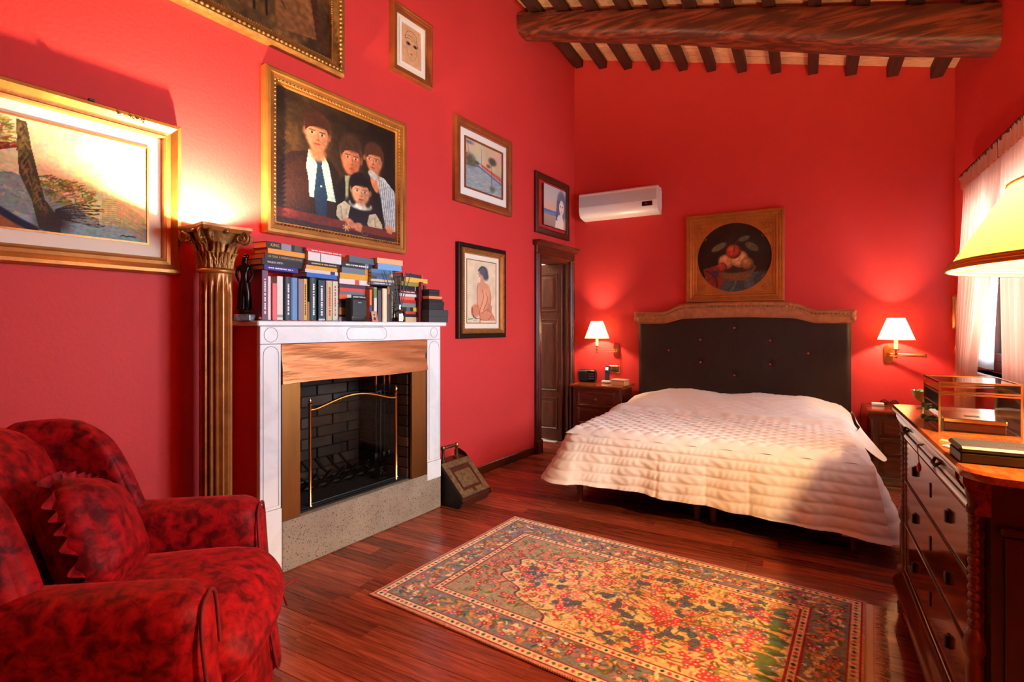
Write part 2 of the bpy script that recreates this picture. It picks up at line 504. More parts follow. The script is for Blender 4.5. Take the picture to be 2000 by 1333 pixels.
# ------------------------------------------------------------------ the room
def wall_cells(a0, a1, z0, z1, holes, y0, y1, b=None):
    """boxes of a wall in its own frame (a along, y thickness), leaving the holes (a0,a1,z0,z1) open"""
    b = b or MB()
    As = sorted({a0, a1} | {h[0] for h in holes} | {h[1] for h in holes})
    Zs = sorted({z0, z1} | {h[2] for h in holes} | {h[3] for h in holes})
    for i in range(len(As) - 1):
        for j in range(len(Zs) - 1):
            am, zm = (As[i] + As[i + 1]) / 2, (Zs[j] + Zs[j + 1]) / 2
            if any(h[0] < am < h[1] and h[2] < zm < h[3] for h in holes): continue
            b.box(As[i], As[i + 1], y0, y1, Zs[j], Zs[j + 1])
    return b
DOOR = (4.735, 5.36, -0.06, 1.955)
FIRE = (1.862, 2.738, 0.222, 1.048)
WIN = (3.35, 5.06, 0.93, 2.2)
WIN2 = (1.85, 3.12, 0.93, 2.2)
struct(wall_cells(-1.9, 5.85, -.06, 4.95, [DOOR, FIRE], 0, .24).build('wall_left', 'red_plaster', None, WL(0, 0, 0), RZL))
struct(MB().box(-2.62, XR + .3, 0, .24, -.06, 4.95).build('wall_back', 'red_plaster', None, (0, YB, 0)))
struct(wall_cells(-YB - .1, 1.95, -.06, 4.95, [(-w_[1], -w_[0], w_[2], w_[3]) for w_ in (WIN, WIN2)], 0, .28).build('wall_right', 'red_plaster', None, (XR, 0, 0), -PI / 2))
struct(MB().box(-3.3, XR + .3, -.24, 0, -.06, 4.95).build('wall_front', 'red_plaster', None, (0, YF, 0)))

# floor: planks laid along the bed-head wall, staggered
floor = struct(MB().box(-3.3, XR + .2, YF - .2, YB + .2, -.1, -.012).build('floor', 'joint_dark'))
pw = .098
pme = {}
def plank_mesh(L):
    k = round(L, 2)
    if k not in pme:
        pme[k] = MB().box(-k / 2 + .0006, k / 2 - .0006, -pw / 2 + .0006, pw / 2 - .0006, -.012, 0, .0012).mesh('plank', 'plank')
    return pme[k]
n_plank = 0
row = 0
y = YB - pw / 2
while y > YF - pw:
    x0w = LP[0] + math.tan(SK) * y - .06
    x = x0w - RND.uniform(0, .5)
    while x < XR + .05:
        L = round(RND.choice((.7, .8, .9, 1.0, 1.1, 1.2, 1.4)) * (1.0 if y > .5 else 1.5), 2)
        xa, xb = x, x + L
        if xb > x0w and n_plank < 298:
            put('plank', plank_mesh(L), floor, (x + L / 2, y, 0)); n_plank += 1
        x += L
    y -= pw

# ceiling: a lean-to roof, high at the left wall, low over the window; tiles on rafters on one big beam
def zc(x, yy):
    xl = -2.259 - (YB - yy) * math.tan(SK)
    zl = 4.222 + .07 * (YB - yy)
    return zl + (3.345 - zl) * (x - xl) / (XR - xl)
RAFT = [-2.198, -1.925, -1.648, -1.355, -1.080, -.812, -.535, -.245, .052, .340, .637, .932]
RD, RWD = .085, .082
def slabfn(z):
    b = MB()
    xs = (-3.4, XR + .3); ys = (YF - .2, YB + .2)
    vs = [(x, yy, zc(x, yy) + dz) for dz in (.05, .16) for x in xs for yy in ys]
    return b.add(vs, [(0, 1, 3, 2), (4, 6, 7, 5), (0, 2, 6, 4), (1, 5, 7, 3), (0, 4, 5, 1), (2, 3, 7, 6)])
ceiling = struct(slabfn(0).build('ceiling', 'mortar'))
edges = [-2.44] + RAFT + [1.16]
for x in RAFT:
    b = MB()
    yy0, yy1 = YF, YB + .02
    vs = []
    for yy in (yy0, yy1):
        z = zc(x, yy) + .055
        zb = zc(x, yy) - RD
        vs += [(x - RWD / 2, yy, zb), (x + RWD / 2, yy, zb), (x + RWD / 2, yy, z), (x - RWD / 2, yy, z)]
    b.add(vs, [(3, 2, 1, 0), (4, 5, 6, 7), (0, 1, 5, 4), (1, 2, 6, 5), (2, 3, 7, 6), (3, 0, 4, 7)])
    b.build('rafter', 'rafter_wood', ceiling)
TL = .148
nrow = 17
for i in range(len(edges) - 1):
    xa = edges[i] + (RWD / 2 + .001 if i > 0 else 0); xb = edges[i + 1] - (RWD / 2 + .001 if i < len(edges) - 2 else 0)
    for j in range(nrow):
        ya = YB - (j + 1) * TL + .004; yb = YB - j * TL - .004
        b = MB()
        vs = [(x, yy, zc(x, yy) + dz + RND.uniform(-.002, .002)) for dz in (0, .05) for x in (xa, xb) for yy in (ya, yb)]
        b.add(vs, [(0, 1, 3, 2), (4, 6, 7, 5), (0, 2, 6, 4), (1, 5, 7, 3), (0, 4, 5, 1), (2, 3, 7, 6)])
        b.build('ceiling_tile', 'terracotta', ceiling)
# beam: rough-hewn trunk, thicker to the right, running down the slope under the rafters
def beam_fn(u, v):
    x = -2.42 + u * (XR + .10 + 2.42)
    hh = .105 + .03 * u + .006 * math.sin(9 * u + 1); ww = .115 + .02 * u
    a = 2 * PI * v
    c, s_ = math.cos(a), math.sin(a)
    p = 3.0 + 3.5 * u
    rr = (abs(c) ** p + abs(s_) ** p) ** (-1 / p)
    wob = 1 + .016 * math.sin(7 * u + 3 * a) + .008 * math.sin(23 * u + 5 * a)
    yc_ = 4.43
    zt = zc(x, yc_) - RD
    return (x, yc_ + c * rr * ww * wob, zt - hh + s_ * rr * hh * (wob if s_ < .6 else 1))
b = MB(); b.surf(lambda u, v: beam_fn(u, v), 90, 40)
b.build('beam', 'beam_wood', ceiling, smooth=50)

# skirting
def base_l(u0, u1):
    return MB().box(u0, u1, -.016, 0, 0, .072, .004)
struct(base_l(2.985, 4.635).build('baseboard_left', 'dark_wood_x', None, WL(0, 0, 0), RZL))
struct(base_l(-1.7, 1.67).build('baseboard_left', 'dark_wood_x', None, WL(0, 0, 0), RZL))
struct(MB().box(-2.24, XR, -.016, 0, 0, .072, .004).build('baseboard_back', 'dark_wood_x', None, (0, YB, 0)))

# door in the left wall, leaf standing open into the next room
d1 = struct(put('door_1', None, None, WL(5.05, 0, 0), RZL))
X = lambda u: u - 5.05
for (ua, ub) in ((4.645, DOOR[0]), (DOOR[1], 5.44)):
    MB().box(X(ua), X(ub), -.035, .0, 0, 1.99, .006).box(X(ua) + .018, X(ub) - .018, -.045, -.03, .14, 1.97, .005).box(X(ua) - .006, X(ub) + .004, -.05, 0, 0, .13, .006).build('jamb_casing', 'dark_wood', d1)
for u in (DOOR[0] - .0, DOOR[1] - .022):
    MB().box(X(u), X(u + .022), 0, .24, 0, 1.955).build('jamb_lining', 'dark_wood', d1)
MB().box(X(DOOR[0]), X(DOOR[1]), 0, .24, 1.933, 1.955).build('head_lining', 'dark_wood_x', d1)
MB().box(X(4.645), X(5.44), -.035, 0, 1.955, 2.06, .006).build('head_casing', 'dark_wood_x', d1)
prof = [(0, 2.05), (-.045, 2.05), (-.05, 2.06), (-.06, 2.075), (-.08, 2.085), (-.085, 2.10), (0, 2.10)]
MB().prism(prof, X(4.615), X(5.47), 'x').build('cornice', 'dark_wood_x', d1)
leaf = put('door_leaf', MB().box(-.61, 0, -.02, .02, .01, 1.93, .003).mesh('door_leaf', 'dark_wood'), d1, (X(5.315), .05, 0), math.radians(-82))
for (za, zb) in ((1.42, 1.82), (.55, 1.32), (.13, .46)):
    for (xa, xb) in ((-.54, -.33), (-.27, -.06)):
        MB().frame(xb - xa, zb - za, [(-.012, .0), (-.006, .012), (.004, .012), (.012, .002), (.03, .004), (.045, .010)]).add(
            [(-(xb - xa) / 2 + .045, -.010, -(zb - za) / 2 + .045), ((xb - xa) / 2 - .045, -.010, -(zb - za) / 2 + .045), ((xb - xa) / 2 - .045, -.010, (zb - za) / 2 - .045), (-(xb - xa) / 2 + .045, -.010, (zb - za) / 2 - .045)], [(0, 1, 2, 3)]
        ).build('door_panel', 'dark_wood', leaf, ((xa + xb) / 2, -.02, (za + zb) / 2))
# the next room, just what the door shows of it
struct(MB().box(3.9, 6.6, .245, 2.2, -.06, -.002).box(4.737, 5.358, .0, .245, -.06, -.002).build('floor_next_room', 'marble', None, WL(0, 0, 0), RZL))
struct(MB().box(3.9, 6.6, 1.95, 2.05, 0, 2.6).box(6.45, 6.6, .25, 2.0, 0, 2.6).box(3.9, 4.0, .25, 2.0, 0, 2.6).box(3.9, 6.6, .25, 2.0, 2.5, 2.6).build('wall_next_room', 'white_paint', None, WL(0, 0, 0), RZL))
light('next_room_fill', 'POINT', WL(4.9, -1.0, 2.3), 14.0, (1, .85, .66), shadow_soft_size=.1)  # unseen fill light that brightens the next room, no fitting there

# windows in the right wall
def window(name, win):
    w1 = struct(put(name, None, None, (XR, (win[0] + win[1]) / 2, win[2]), -PI / 2))
    hw, hh_ = (win[1] - win[0]) / 2, win[3] - win[2]
    MB().box(-hw, -hw + .06, .1, .17, 0, hh_, .004).box(hw - .06, hw, .1, .17, 0, hh_, .004).box(-hw, hw, .1, .17, 0, .07, .004).box(-hw, hw, .1, .17, hh_ - .06, hh_, .004).build('window_frame', 'dark_wood', w1)
    for s_ in (-1, 1):
        xa, xb = (.012, hw - .06) if s_ > 0 else (-hw + .06, -.012)
        sash = MB().box(xa, xa + .05, .11, .16, .07, hh_ - .06, .004).box(xb - .05, xb, .11, .16, .07, hh_ - .06, .004).box(xa, xb, .11, .16, .07, .13, .004).box(xa, xb, .11, .16, hh_ - .12, hh_ - .06, .004).box(xa, xb, .12, .15, .62, .65).build('sash', 'dark_wood', w1)
        for za, zb in ((.13, .62), (.65, hh_ - .12)):
            MB().box(xa + .05, xb - .05, .133, .137, za, zb).build('pane', 'pane', sash)
    MB().box(-hw - .03, hw + .03, -.03, .1, -.03, 0, .006).build('window_sill', 'marble', w1)
window('window_1', WIN)
window('window_2', WIN2)

# ------------------------------------------------------------------ painting by numbers: rasters that become colour attributes
class Paint:
    def __init__(s, w, h, rgb):
        s.w, s.h = w, h
        s.a = np.ones((h, w, 3)) * np.array(rgb, float)
        s.X, s.Y = np.meshgrid((np.arange(w) + .5) / w, (np.arange(h) + .5) / h)
    def win(s, x0, x1, y0, y1):
        i0, i1 = max(0, int(x0 * s.w) - 2), min(s.w, int(x1 * s.w) + 3)
        j0, j1 = max(0, int(y0 * s.h) - 2), min(s.h, int(y1 * s.h) + 3)
        if i0 >= i1 or j0 >= j1: return None
        return slice(j0, j1), slice(i0, i1)
    def mixin(s, sl, m, rgb):
        m = np.clip(m, 0, 1)[..., None]
        s.a[sl] = s.a[sl] * (1 - m) + np.array(rgb, float) * m
    def ell(s, cx, cy, rx, ry, rgb, rot=0.0, soft=.12, al=1.0):
        R = max(rx, ry) * 1.6 * max(1, s.h / s.w, s.w / s.h)
        sl = s.win(cx - R, cx + R, cy - R, cy + R)
        if sl is None: return s
        asp = s.h / s.w
        dx, dy = s.X[sl] - cx, (s.Y[sl] - cy) * asp
        c, n = math.cos(rot), math.sin(rot)
        u, v = (dx * c + dy * n) / rx, (-dx * n + dy * c) / (ry * asp)
        d = np.sqrt(u * u + v * v)
        s.mixin(sl, (1 + soft - d) / (2 * soft + 1e-6) * al if soft else (d < 1) * al, rgb)
        return s
    def poly(s, pts, rgb, al=1.0):
        xs, ys = [p[0] for p in pts], [p[1] for p in pts]
        sl = s.win(min(xs), max(xs), min(ys), max(ys))
        if sl is None: return s
        x, y = s.X[sl], s.Y[sl]
        ins = np.zeros(x.shape, bool)
        n = len(pts)
        for i in range(n):
            x1, y1 = pts[i]; x2, y2 = pts[(i + 1) % n]
            if y1 == y2: continue
            cnd = ((y1 > y) != (y2 > y)) & (x < (x2 - x1) * (y - y1) / (y2 - y1) + x1)
            ins ^= cnd
        s.mixin(sl, ins * al, rgb)
        return s
    def line(s, pts, wd, rgb, al=1.0):
        asp = s.h / s.w
        for (x1, y1), (x2, y2) in zip(pts, pts[1:]):
            sl = s.win(min(x1, x2) - wd, max(x1, x2) + wd, min(y1, y2) - wd / asp, max(y1, y2) + wd / asp)
            if sl is None: continue
            x, y = s.X[sl] - x1, (s.Y[sl] - y1) * asp
            dx, dy = x2 - x1, (y2 - y1) * asp
            t = np.clip((x * dx + y * dy) / (dx * dx + dy * dy + 1e-12), 0, 1)
            d = np.hypot(x - t * dx, y - t * dy)
            s.mixin(sl, np.clip(1.5 - d / (wd / 2), 0, 1) * al, rgb)
        return s
    def curve(s, pts, wd, rgb, al=1.0, n=10):
        out = []
        P = [pts[0]] + list(pts) + [pts[-1]]
        for i in range(1, len(P) - 2):
            for k in range(n):
                t = k / n
                q = []
                for c in (0, 1):
                    p0, p1, p2, p3 = P[i - 1][c], P[i][c], P[i + 1][c], P[i + 2][c]
                    q.append(.5 * (2 * p1 + (p2 - p0) * t + (2 * p0 - 5 * p1 + 4 * p2 - p3) * t * t + (3 * p1 - p0 - 3 * p2 + p3) * t ** 3))
                out.append(tuple(q))
        out.append(tuple(pts[-1]))
        return s.line(out, wd, rgb, al)
    def noise(s, cells, amt, mono=True):
        g = NR.rand(cells[1] + 2, cells[0] + 2, 1 if mono else 3) - .5
        fx, fy = s.X * cells[0], s.Y * cells[1]
        ix, iy = fx.astype(int), fy.astype(int)
        tx, ty = (fx - ix)[..., None], (fy - iy)[..., None]
        v = (g[iy, ix] * (1 - tx) + g[iy, ix + 1] * tx) * (1 - ty) + (g[iy + 1, ix] * (1 - tx) + g[iy + 1, ix + 1] * tx) * ty
        s.a = np.clip(s.a * (1 + amt * v * 2), 0, 255)
        return s
    def grad(s, y0, y1, c0, c1):
        m = (s.Y >= y0) & (s.Y < y1)
        t = ((s.Y - y0) / (y1 - y0))[..., None]
        s.a = np.where(m[..., None], np.array(c0) * (1 - t) + np.array(c1) * t, s.a)
        return s
    def mesh(s, name, w, h, matname, warp=None, flat=False):
        """grid in the xz plane (or xy when flat), row 0 at the top"""
        xs = np.linspace(-w / 2, w / 2, s.w); zs = np.linspace(h / 2, -h / 2, s.h)
        XX, ZZ = np.meshgrid(xs, zs)
        v = np.zeros((s.h * s.w, 3))
        v[:, 0] = XX.ravel()
        v[:, 1 if flat else 2] = ZZ.ravel()
        if warp is not None: v[:, 2 if flat else 1] = warp(XX, ZZ).ravel()
        idx = np.arange(s.w * s.h).reshape(s.h, s.w)
        q = np.stack([idx[1:, :-1], idx[1:, 1:], idx[:-1, 1:], idx[:-1, :-1]], -1).reshape(-1, 4)
        me = bpy.data.meshes.new(name)
        me.vertices.add(len(v)); me.vertices.foreach_set('co', v.ravel())
        me.loops.add(q.size); me.loops.foreach_set('vertex_index', q.ravel().astype(np.int32))
        me.polygons.add(len(q)); me.polygons.foreach_set('loop_start', (np.arange(len(q)) * 4).astype(np.int32))
        me.update(calc_edges=True)
        at = me.attributes.new('paint', 'FLOAT_COLOR', 'POINT')
        c = np.clip(s.a, 0, 255) / 255
        c = np.where(c <= .04045, c / 12.92, ((c + .055) / 1.055) ** 2.4).reshape(-1, 3)
        at.data.foreach_set('color', np.concatenate([c, np.ones((len(c), 1))], 1).ravel())
        me.materials.append(MAT[matname])
        me.shade_smooth()
        return me

def head(p, cx, cy, w, h, hair, skin=(206, 134, 92), turn=0.0, bob=False, glasses=False, mouth=(150, 62, 52)):
    dk = tuple(c * .62 for c in skin); lt = tuple(min(255, c * 1.14) for c in skin)
    p.ell(cx, cy - .10 * h, .56 * w, .46 * h, hair, soft=.08)
    if bob:
        p.ell(cx - .36 * w, cy + .15 * h, .22 * w, .40 * h, hair, soft=.15); p.ell(cx + .36 * w, cy + .15 * h, .22 * w, .40 * h, hair, soft=.15)
    p.ell(cx + .46 * w + turn * .1 * w, cy + .06 * h, .07 * w, .10 * h, dk, soft=.2)
    p.ell(cx - .46 * w + turn * .1 * w, cy + .06 * h, .07 * w, .10 * h, dk, soft=.2)
    p.ell(cx, cy + .08 * h, .43 * w, .42 * h, skin, soft=.12)
    p.ell(cx + .2 * w, cy + .1 * h, .24 * w, .36 * h, dk, soft=.9, al=.55)
    p.ell(cx - .12 * w, cy + .0 * h, .22 * w, .26 * h, lt, soft=.9, al=.6)
    p.ell(cx, cy - .28 * h, .46 * w, .17 * h, hair, soft=.25)
    p.poly([(cx - .44 * w, cy - .3 * h), (cx + .44 * w, cy - .3 * h), (cx + .46 * w, cy + .06 * h), (cx + .36 * w, cy - .12 * h), (cx + .08 * w, cy - .16 * h), (cx - .28 * w, cy - .08 * h), (cx - .45 * w, cy + .06 * h)], hair)
    ox = turn * .1 * w
    for s_ in (-1, 1):
        ex = cx + ox + s_ * .19 * w
        p.ell(ex, cy + .05 * h, .085 * w, .032 * h, (222, 200, 180), soft=.3)
        p.ell(ex, cy + .05 * h, .045 * w, .032 * h, (40, 22, 14), soft=.3)
        p.line([(ex - .1 * w, cy - .01 * h), (ex + .1 * w, cy - .012 * h)], .035 * w, tuple(c * .5 for c in hair) if sum(hair) > 90 else (48, 28, 18), .9)
        if glasses:
            p.line([(ex + .12 * w * math.cos(a * PI / 6), cy + .06 * h + .07 * h * math.sin(a * PI / 6)) for a in range(13)], .02 * w, (120, 96, 70))
    p.line([(cx + ox + .02 * w, cy + .06 * h), (cx + ox + .06 * w, cy + .20 * h)], .05 * w, dk, .7)
    p.ell(cx + ox + .02 * w, cy + .215 * h, .075 * w, .025 * h, dk, soft=.5, al=.8)
    p.ell(cx + ox, cy + .325 * h, .13 * w, .028 * h, mouth, soft=.4)
    p.ell(cx + ox, cy + .40 * h, .14 * w, .03 * h, dk, soft=.8, al=.4)

def family():
    p = Paint(210, 200, (24, 15, 10))
    p.ell(.18, .38, .34, .42, (74, 50, 24), soft=.9, al=.9)
    p.noise((9, 9), .3).noise((40, 40), .2)
    # boy in a dark jacket, pale shirt and blue tie
    p.poly([(.0, .96), (.03, .55), (.10, .46), (.20, .42), (.38, .42), (.46, .5), (.48, .96)], (46, 24, 17))
    p.poly([(.235, .40), (.36, .42), (.44, .58), (.46, .76), (.24, .76), (.215, .55)], (176, 206, 190))
    p.poly([(.28, .46), (.31, .44), (.34, .46), (.335, .5), (.38, .72), (.37, .92), (.31, .93), (.275, .74), (.30, .5)], (28, 52, 78))
    p.ell(.33, .66, .007, .008, (190, 196, 190))
    p.poly([(.03, .62), (.2, .45), (.235, .62), (.25, .92), (.02, .96)], (52, 27, 18)); p.poly([(.38, .43), (.47, .52), (.50, .92), (.455, .8)], (34, 17, 13))
    p.ell(.305, .41, .06, .06, (190, 120, 82), soft=.3)
    head(p, .30, .245, .205, .295, (64, 34, 20))
    # man behind
    p.poly([(.44, .92), (.45, .62), (.52, .53), (.68, .52), (.84, .64), (.88, .94)], (22, 14, 12))
    p.poly([(.525, .52), (.66, .50), (.62, .66), (.53, .74)], (150, 156, 118))
    p.poly([(.575, .55), (.62, .54), (.63, .72), (.56, .76)], (26, 22, 24))
    head(p, .575, .345, .185, .33, (58, 36, 24), (192, 110, 72), .4)
    # boy in a striped shirt
    p.poly([(.80, .44), (.88, .45), (1.0, .56), (1.0, .93), (.90, .90), (.84, .60)], (188, 192, 188))
    for k in range(9):
        p.line([(.83 + .022 * k, .46 + .012 * k), (.885 + .02 * k, .90 + .005 * k)], .006, (62, 76, 92), .85)
    p.ell(.79, .43, .045, .06, (176, 108, 72), soft=.3)
    head(p, .785, .305, .17, .255, (70, 38, 22), (196, 122, 82), -.8)
    p.ell(.79, .52, .03, .08, (196, 122, 82), rot=-.4); p.ell(.775, .45, .05, .03, (170, 170, 160), rot=.5)
    # girl in front, puffed sleeves
    p.ell(.665, .80, .16, .16, (20, 16, 24), soft=.1)
    p.poly([(.45, .86), (.46, .78), (.52, .73), (.57, .76), (.55, .86), (.50, .91)], (196, 184, 150)); p.poly([(.74, .80), (.80, .78), (.86, .86), (.87, .93), (.76, .94), (.72, .88)], (186, 174, 140))
    p.line([(.49, .78), (.50, .88)], .012, (150, 136, 104), .8); p.line([(.79, .82), (.80, .92)], .012, (146, 132, 100), .8); p.line([(.54, .78), (.53, .87)], .008, (160, 146, 112), .8)
    p.poly([(.49, .885), (.55, .87), (.60, .90), (.55, .925)], (204, 132, 92)); p.poly([(.62, .90), (.74, .90), (.80, .935), (.66, .945)], (204, 132, 92))
    p.ell(.66, .735, .10, .04, (206, 214, 190), soft=.2)
    for k in range(7): p.ell(.575 + .028 * k, .755 - .01 * abs(k - 3), .015, .018, (222, 226, 206))
    head(p, .66, .605, .185, .255, (20, 11, 10), (214, 148, 104), .2, bob=True)
    # table edge, hands, leaf
    p.poly([(0, .885), (1, .905), (1, 1), (0, 1)], (110, 38, 26)); p.poly([(0, .955), (1, .965), (1, 1), (0, 1)], (52, 24, 24))
    for (hx, hy, r) in ((.565, .895, .4), (.635, .915, -.3), (.93, .885, .3)):
        p.ell(hx, hy, .042, .028, (206, 132, 90), rot=r, soft=.2)
        for k in range(4): p.ell(hx + .012 * k - .01, hy + .02 + .003 * k, .008, .022, (196, 122, 82), rot=.3)
    for k in range(7):
        a = k * .9
        p.line([(.535, .945), (.535 + .03 * math.cos(a), .945 + .03 * math.sin(a))], .007, (206, 172, 110))
    p.line([(.70 + .025 * math.cos(a * .4), .965 + .02 * math.sin(a * .4)) for a in range(13)], .006, (110, 82, 60))
    return p.noise((60, 60), .12)

def landscape():
    p = Paint(230, 150, (214, 190, 140))
    p.grad(0, .55, (196, 190, 150), (224, 196, 138)).noise((8, 6), .12, False)
    p.poly([(0, .55), (.2, .50), (.45, .62), (.6, .78), (.62, 1), (0, 1)], (128, 136, 132))
    for k in range(260):
        x, y = RND.random() * .42, .5 + RND.random() * .42
        p.line([(x, y), (x + RND.uniform(-.03, .05), y + RND.uniform(-.03, .03))], .006, RND.choice(((104, 120, 142), (150, 150, 140), (86, 104, 118), (176, 164, 140), (116, 132, 96))), .7)
    p.grad(.86, 1.0, (150, 160, 160), (120, 160, 164))
    p.poly([(0, .8), (.14, .84), (.34, 1), (0, 1)], (150, 88, 46))
    # rock stack / trunk
    p.poly([(.22, .02), (.275, .03), (.30, .25), (.33, .45), (.37, .7), (.45, .86), (.46, 1), (.34, .98), (.30, .72), (.235, .5), (.225, .2)], (66, 58, 36))
    for k in range(120):
        t = RND.random(); x = .24 + .14 * t * t + RND.uniform(-.02, .03); y = .05 + .8 * t
        p.line([(x, y), (x + RND.uniform(-.02, .02), y + .04)], .008, RND.choice(((110, 98, 44), (40, 34, 26), (140, 92, 70), (94, 82, 38))), .8)
    p.poly([(0, .28), (.24, .235), (.24, .27), (.1, .35), (0, .38)], (112, 34, 30))
    def foliage(cx, cy, rx, ry, n, cols):
        for k in range(n):
            a, r = RND.uniform(0, 2 * PI), RND.random() ** .5
            x, y = cx + rx * r * math.cos(a), cy + ry * r * math.sin(a)
            p.line([(x, y), (x + RND.uniform(.0, .05), y + RND.uniform(-.04, .03))], .007, RND.choice(cols), .8)
    G = ((120, 124, 44), (90, 98, 36), (160, 140, 60), (140, 60, 40), (70, 76, 34))
    foliage(.07, .14, .13, .13, 150, G); foliage(.10, .24, .13, .05, 60, G)
    foliage(.50, .62, .14, .13, 190, G + ((196, 110, 60), (206, 132, 70))); foliage(.42, .55, .1, .08, 80, G)
    for k in range(14):
        y = .70 + .015 * k
        p.curve([(.43, .78 + .006 * k), (.55 + .01 * k, y), (.66 + RND.uniform(-.03, .06), y + RND.uniform(-.05, .02))], .006, (44, 36, 34), .9)
    p.curve([(0, .76), (.1, .82), (.22, .92), (.32, .99)], .035, (40, 38, 54)); p.curve([(.02, .62), (.03, .78), (.12, .86)], .02, (34, 30, 40))
    p.ell(.42, .90, .10, .10, (56, 44, 40), soft=.4, al=.8)
    for k in range(120):
        x, y = .5 + RND.random() * .5, .80 + RND.random() * .2
        p.line([(x, y), (x + .06, y + RND.uniform(-.02, .03))], .006, RND.choice(((96, 156, 160), (150, 170, 170), (186, 150, 110), (120, 150, 130), (176, 170, 150))), .6)
    for k in range(26):
        y = .6 + .01 * k
        p.curve([(.7, y), (.82, y + .02), (.98, y + .14)], .004, RND.choice(((196, 130, 70), (150, 130, 80), (206, 150, 90))), .6)
    p.curve([(.82, .955), (.84, .945), (.86, .955), (.88, .945), (.92, .95)], .006, (50, 50, 60))
    return p.noise((70, 50), .12, False)

def sailing():
    p = Paint(200, 150, (40, 26, 15))
    p.ell(.45, .75, .5, .4, (116, 84, 46), soft=.9, al=.9)
    p.noise((9, 7), .5).noise((40, 30), .3)
    p.poly([(.66, .0), (.80, .0), (.92, .9), (.70, .95)], (120, 78, 44)); p.poly([(.80, 0), (.84, 0), (.97, .95), (.92, .9)], (66, 34, 22))
    for x in (.5, .57, .63):
        p.line([(x, 0), (x + .02, .9)], .012, (26, 16, 10))
    for k in range(26):
        x, y = .3 + RND.random() * .4, RND.random() * .9
        p.line([(x, y), (x + RND.uniform(-.12, .12), y + RND.uniform(.05, .2))], .006, RND.choice(((30, 18, 12), (140, 104, 62), (84, 56, 30))), .9)
    return p.noise((60, 50), .25)

def sketch_face():
    p = Paint(90, 130, (206, 160, 116)).noise((12, 16), .06)
    k = (84, 62, 56)
    p.curve([(.24, .34), (.22, .28), (.34, .16), (.55, .13), (.72, .2), (.78, .34), (.78, .46)], .014, k, .9)
    p.curve([(.18, .32), (.3, .27), (.5, .26), (.72, .36)], .014, k); p.curve([(.2, .36), (.4, .32), (.6, .36)], .02, (120, 92, 76))
    p.curve([(.30, .40), (.30, .58), (.36, .72), (.48, .83), (.6, .82), (.72, .7), (.76, .5)], .012, (130, 84, 66))
    for ex in (.36, .68):
        p.ell(ex, .455, .09, .035, (60, 48, 62), soft=.5); p.ell(ex, .455, .04, .03, (24, 20, 26), soft=.4)
    p.curve([(.52, .48), (.50, .60), (.47, .63)], .01, (130, 90, 70)); p.ell(.5, .68, .05, .014, (130, 50, 44), soft=.5)
    p.curve([(.3, .7), (.28, .86)], .01, (150, 108, 84)); p.curve([(.1, .62), (.22, .60), (.26, .66)], .01, (150, 108, 84)); p.curve([(.74, .28), (.80, .44)], .016, (150, 50, 46))
    p.ell(.78, .6, .06, .06, (206, 120, 92), soft=.8, al=.5)
    return p

def pool_view():
    p = Paint(120, 110, (196, 178, 150)).noise((7, 6), .12, False)
    p.poly([(0, .5), (.35, .47), (1, .66), (1, 1), (0, 1)], (146, 160, 164))
    for k in range(200):
        x, y = RND.random(), .5 + RND.random() * .5
        p.line([(x, y), (x + RND.uniform(.02, .1), y + RND.uniform(-.02, .02))], .016, RND.choice(((100, 132, 168), (170, 182, 170), (206, 196, 160), (126, 150, 172), (190, 178, 140))), .5)
    p.line([(0, .53), (.36, .49), (1, .70)], .025, (70, 96, 150))
    p.poly([(.38, .40), (1, .56), (1, .66), (.42, .47)], (206, 104, 84))
    for k in range(12):
        x = .44 + .05 * k
        p.line([(x, .43 + .125 * (x - .38) / .5 * .8), (x + .01, .48 + .17 * (x - .38) / .5 * .7)], .01, (150, 44, 40))
    p.ell(.13, .42, .13, .12, (92, 92, 70), soft=.5); p.ell(.30, .43, .07, .04, (86, 88, 70), soft=.4)
    for k in range(50):
        x, y = RND.uniform(0, .24), RND.uniform(.32, .54); p.line([(x, y), (x + .03, y - .04)], .008, RND.choice(((70, 76, 56), (120, 112, 80))), .8)
    p.line([(.05, .02), (.11, .36)], .012, (110, 96, 84)); p.ell(.1, .06, .1, .03, (110, 110, 130), soft=.6)
    p.line([(.42, .1), (.43, .44)], .012, (110, 118, 140)); p.line([(.70, .28), (.71, .86)], .014, (96, 84, 74))
    p.ell(.73, .27, .11, .085, (90, 84, 70), soft=.3); p.ell(.62, .40, .06, .04, (104, 100, 84), soft=.4); p.ell(.73, .87, .07, .06, (96, 108, 88), soft=.5)
    return p

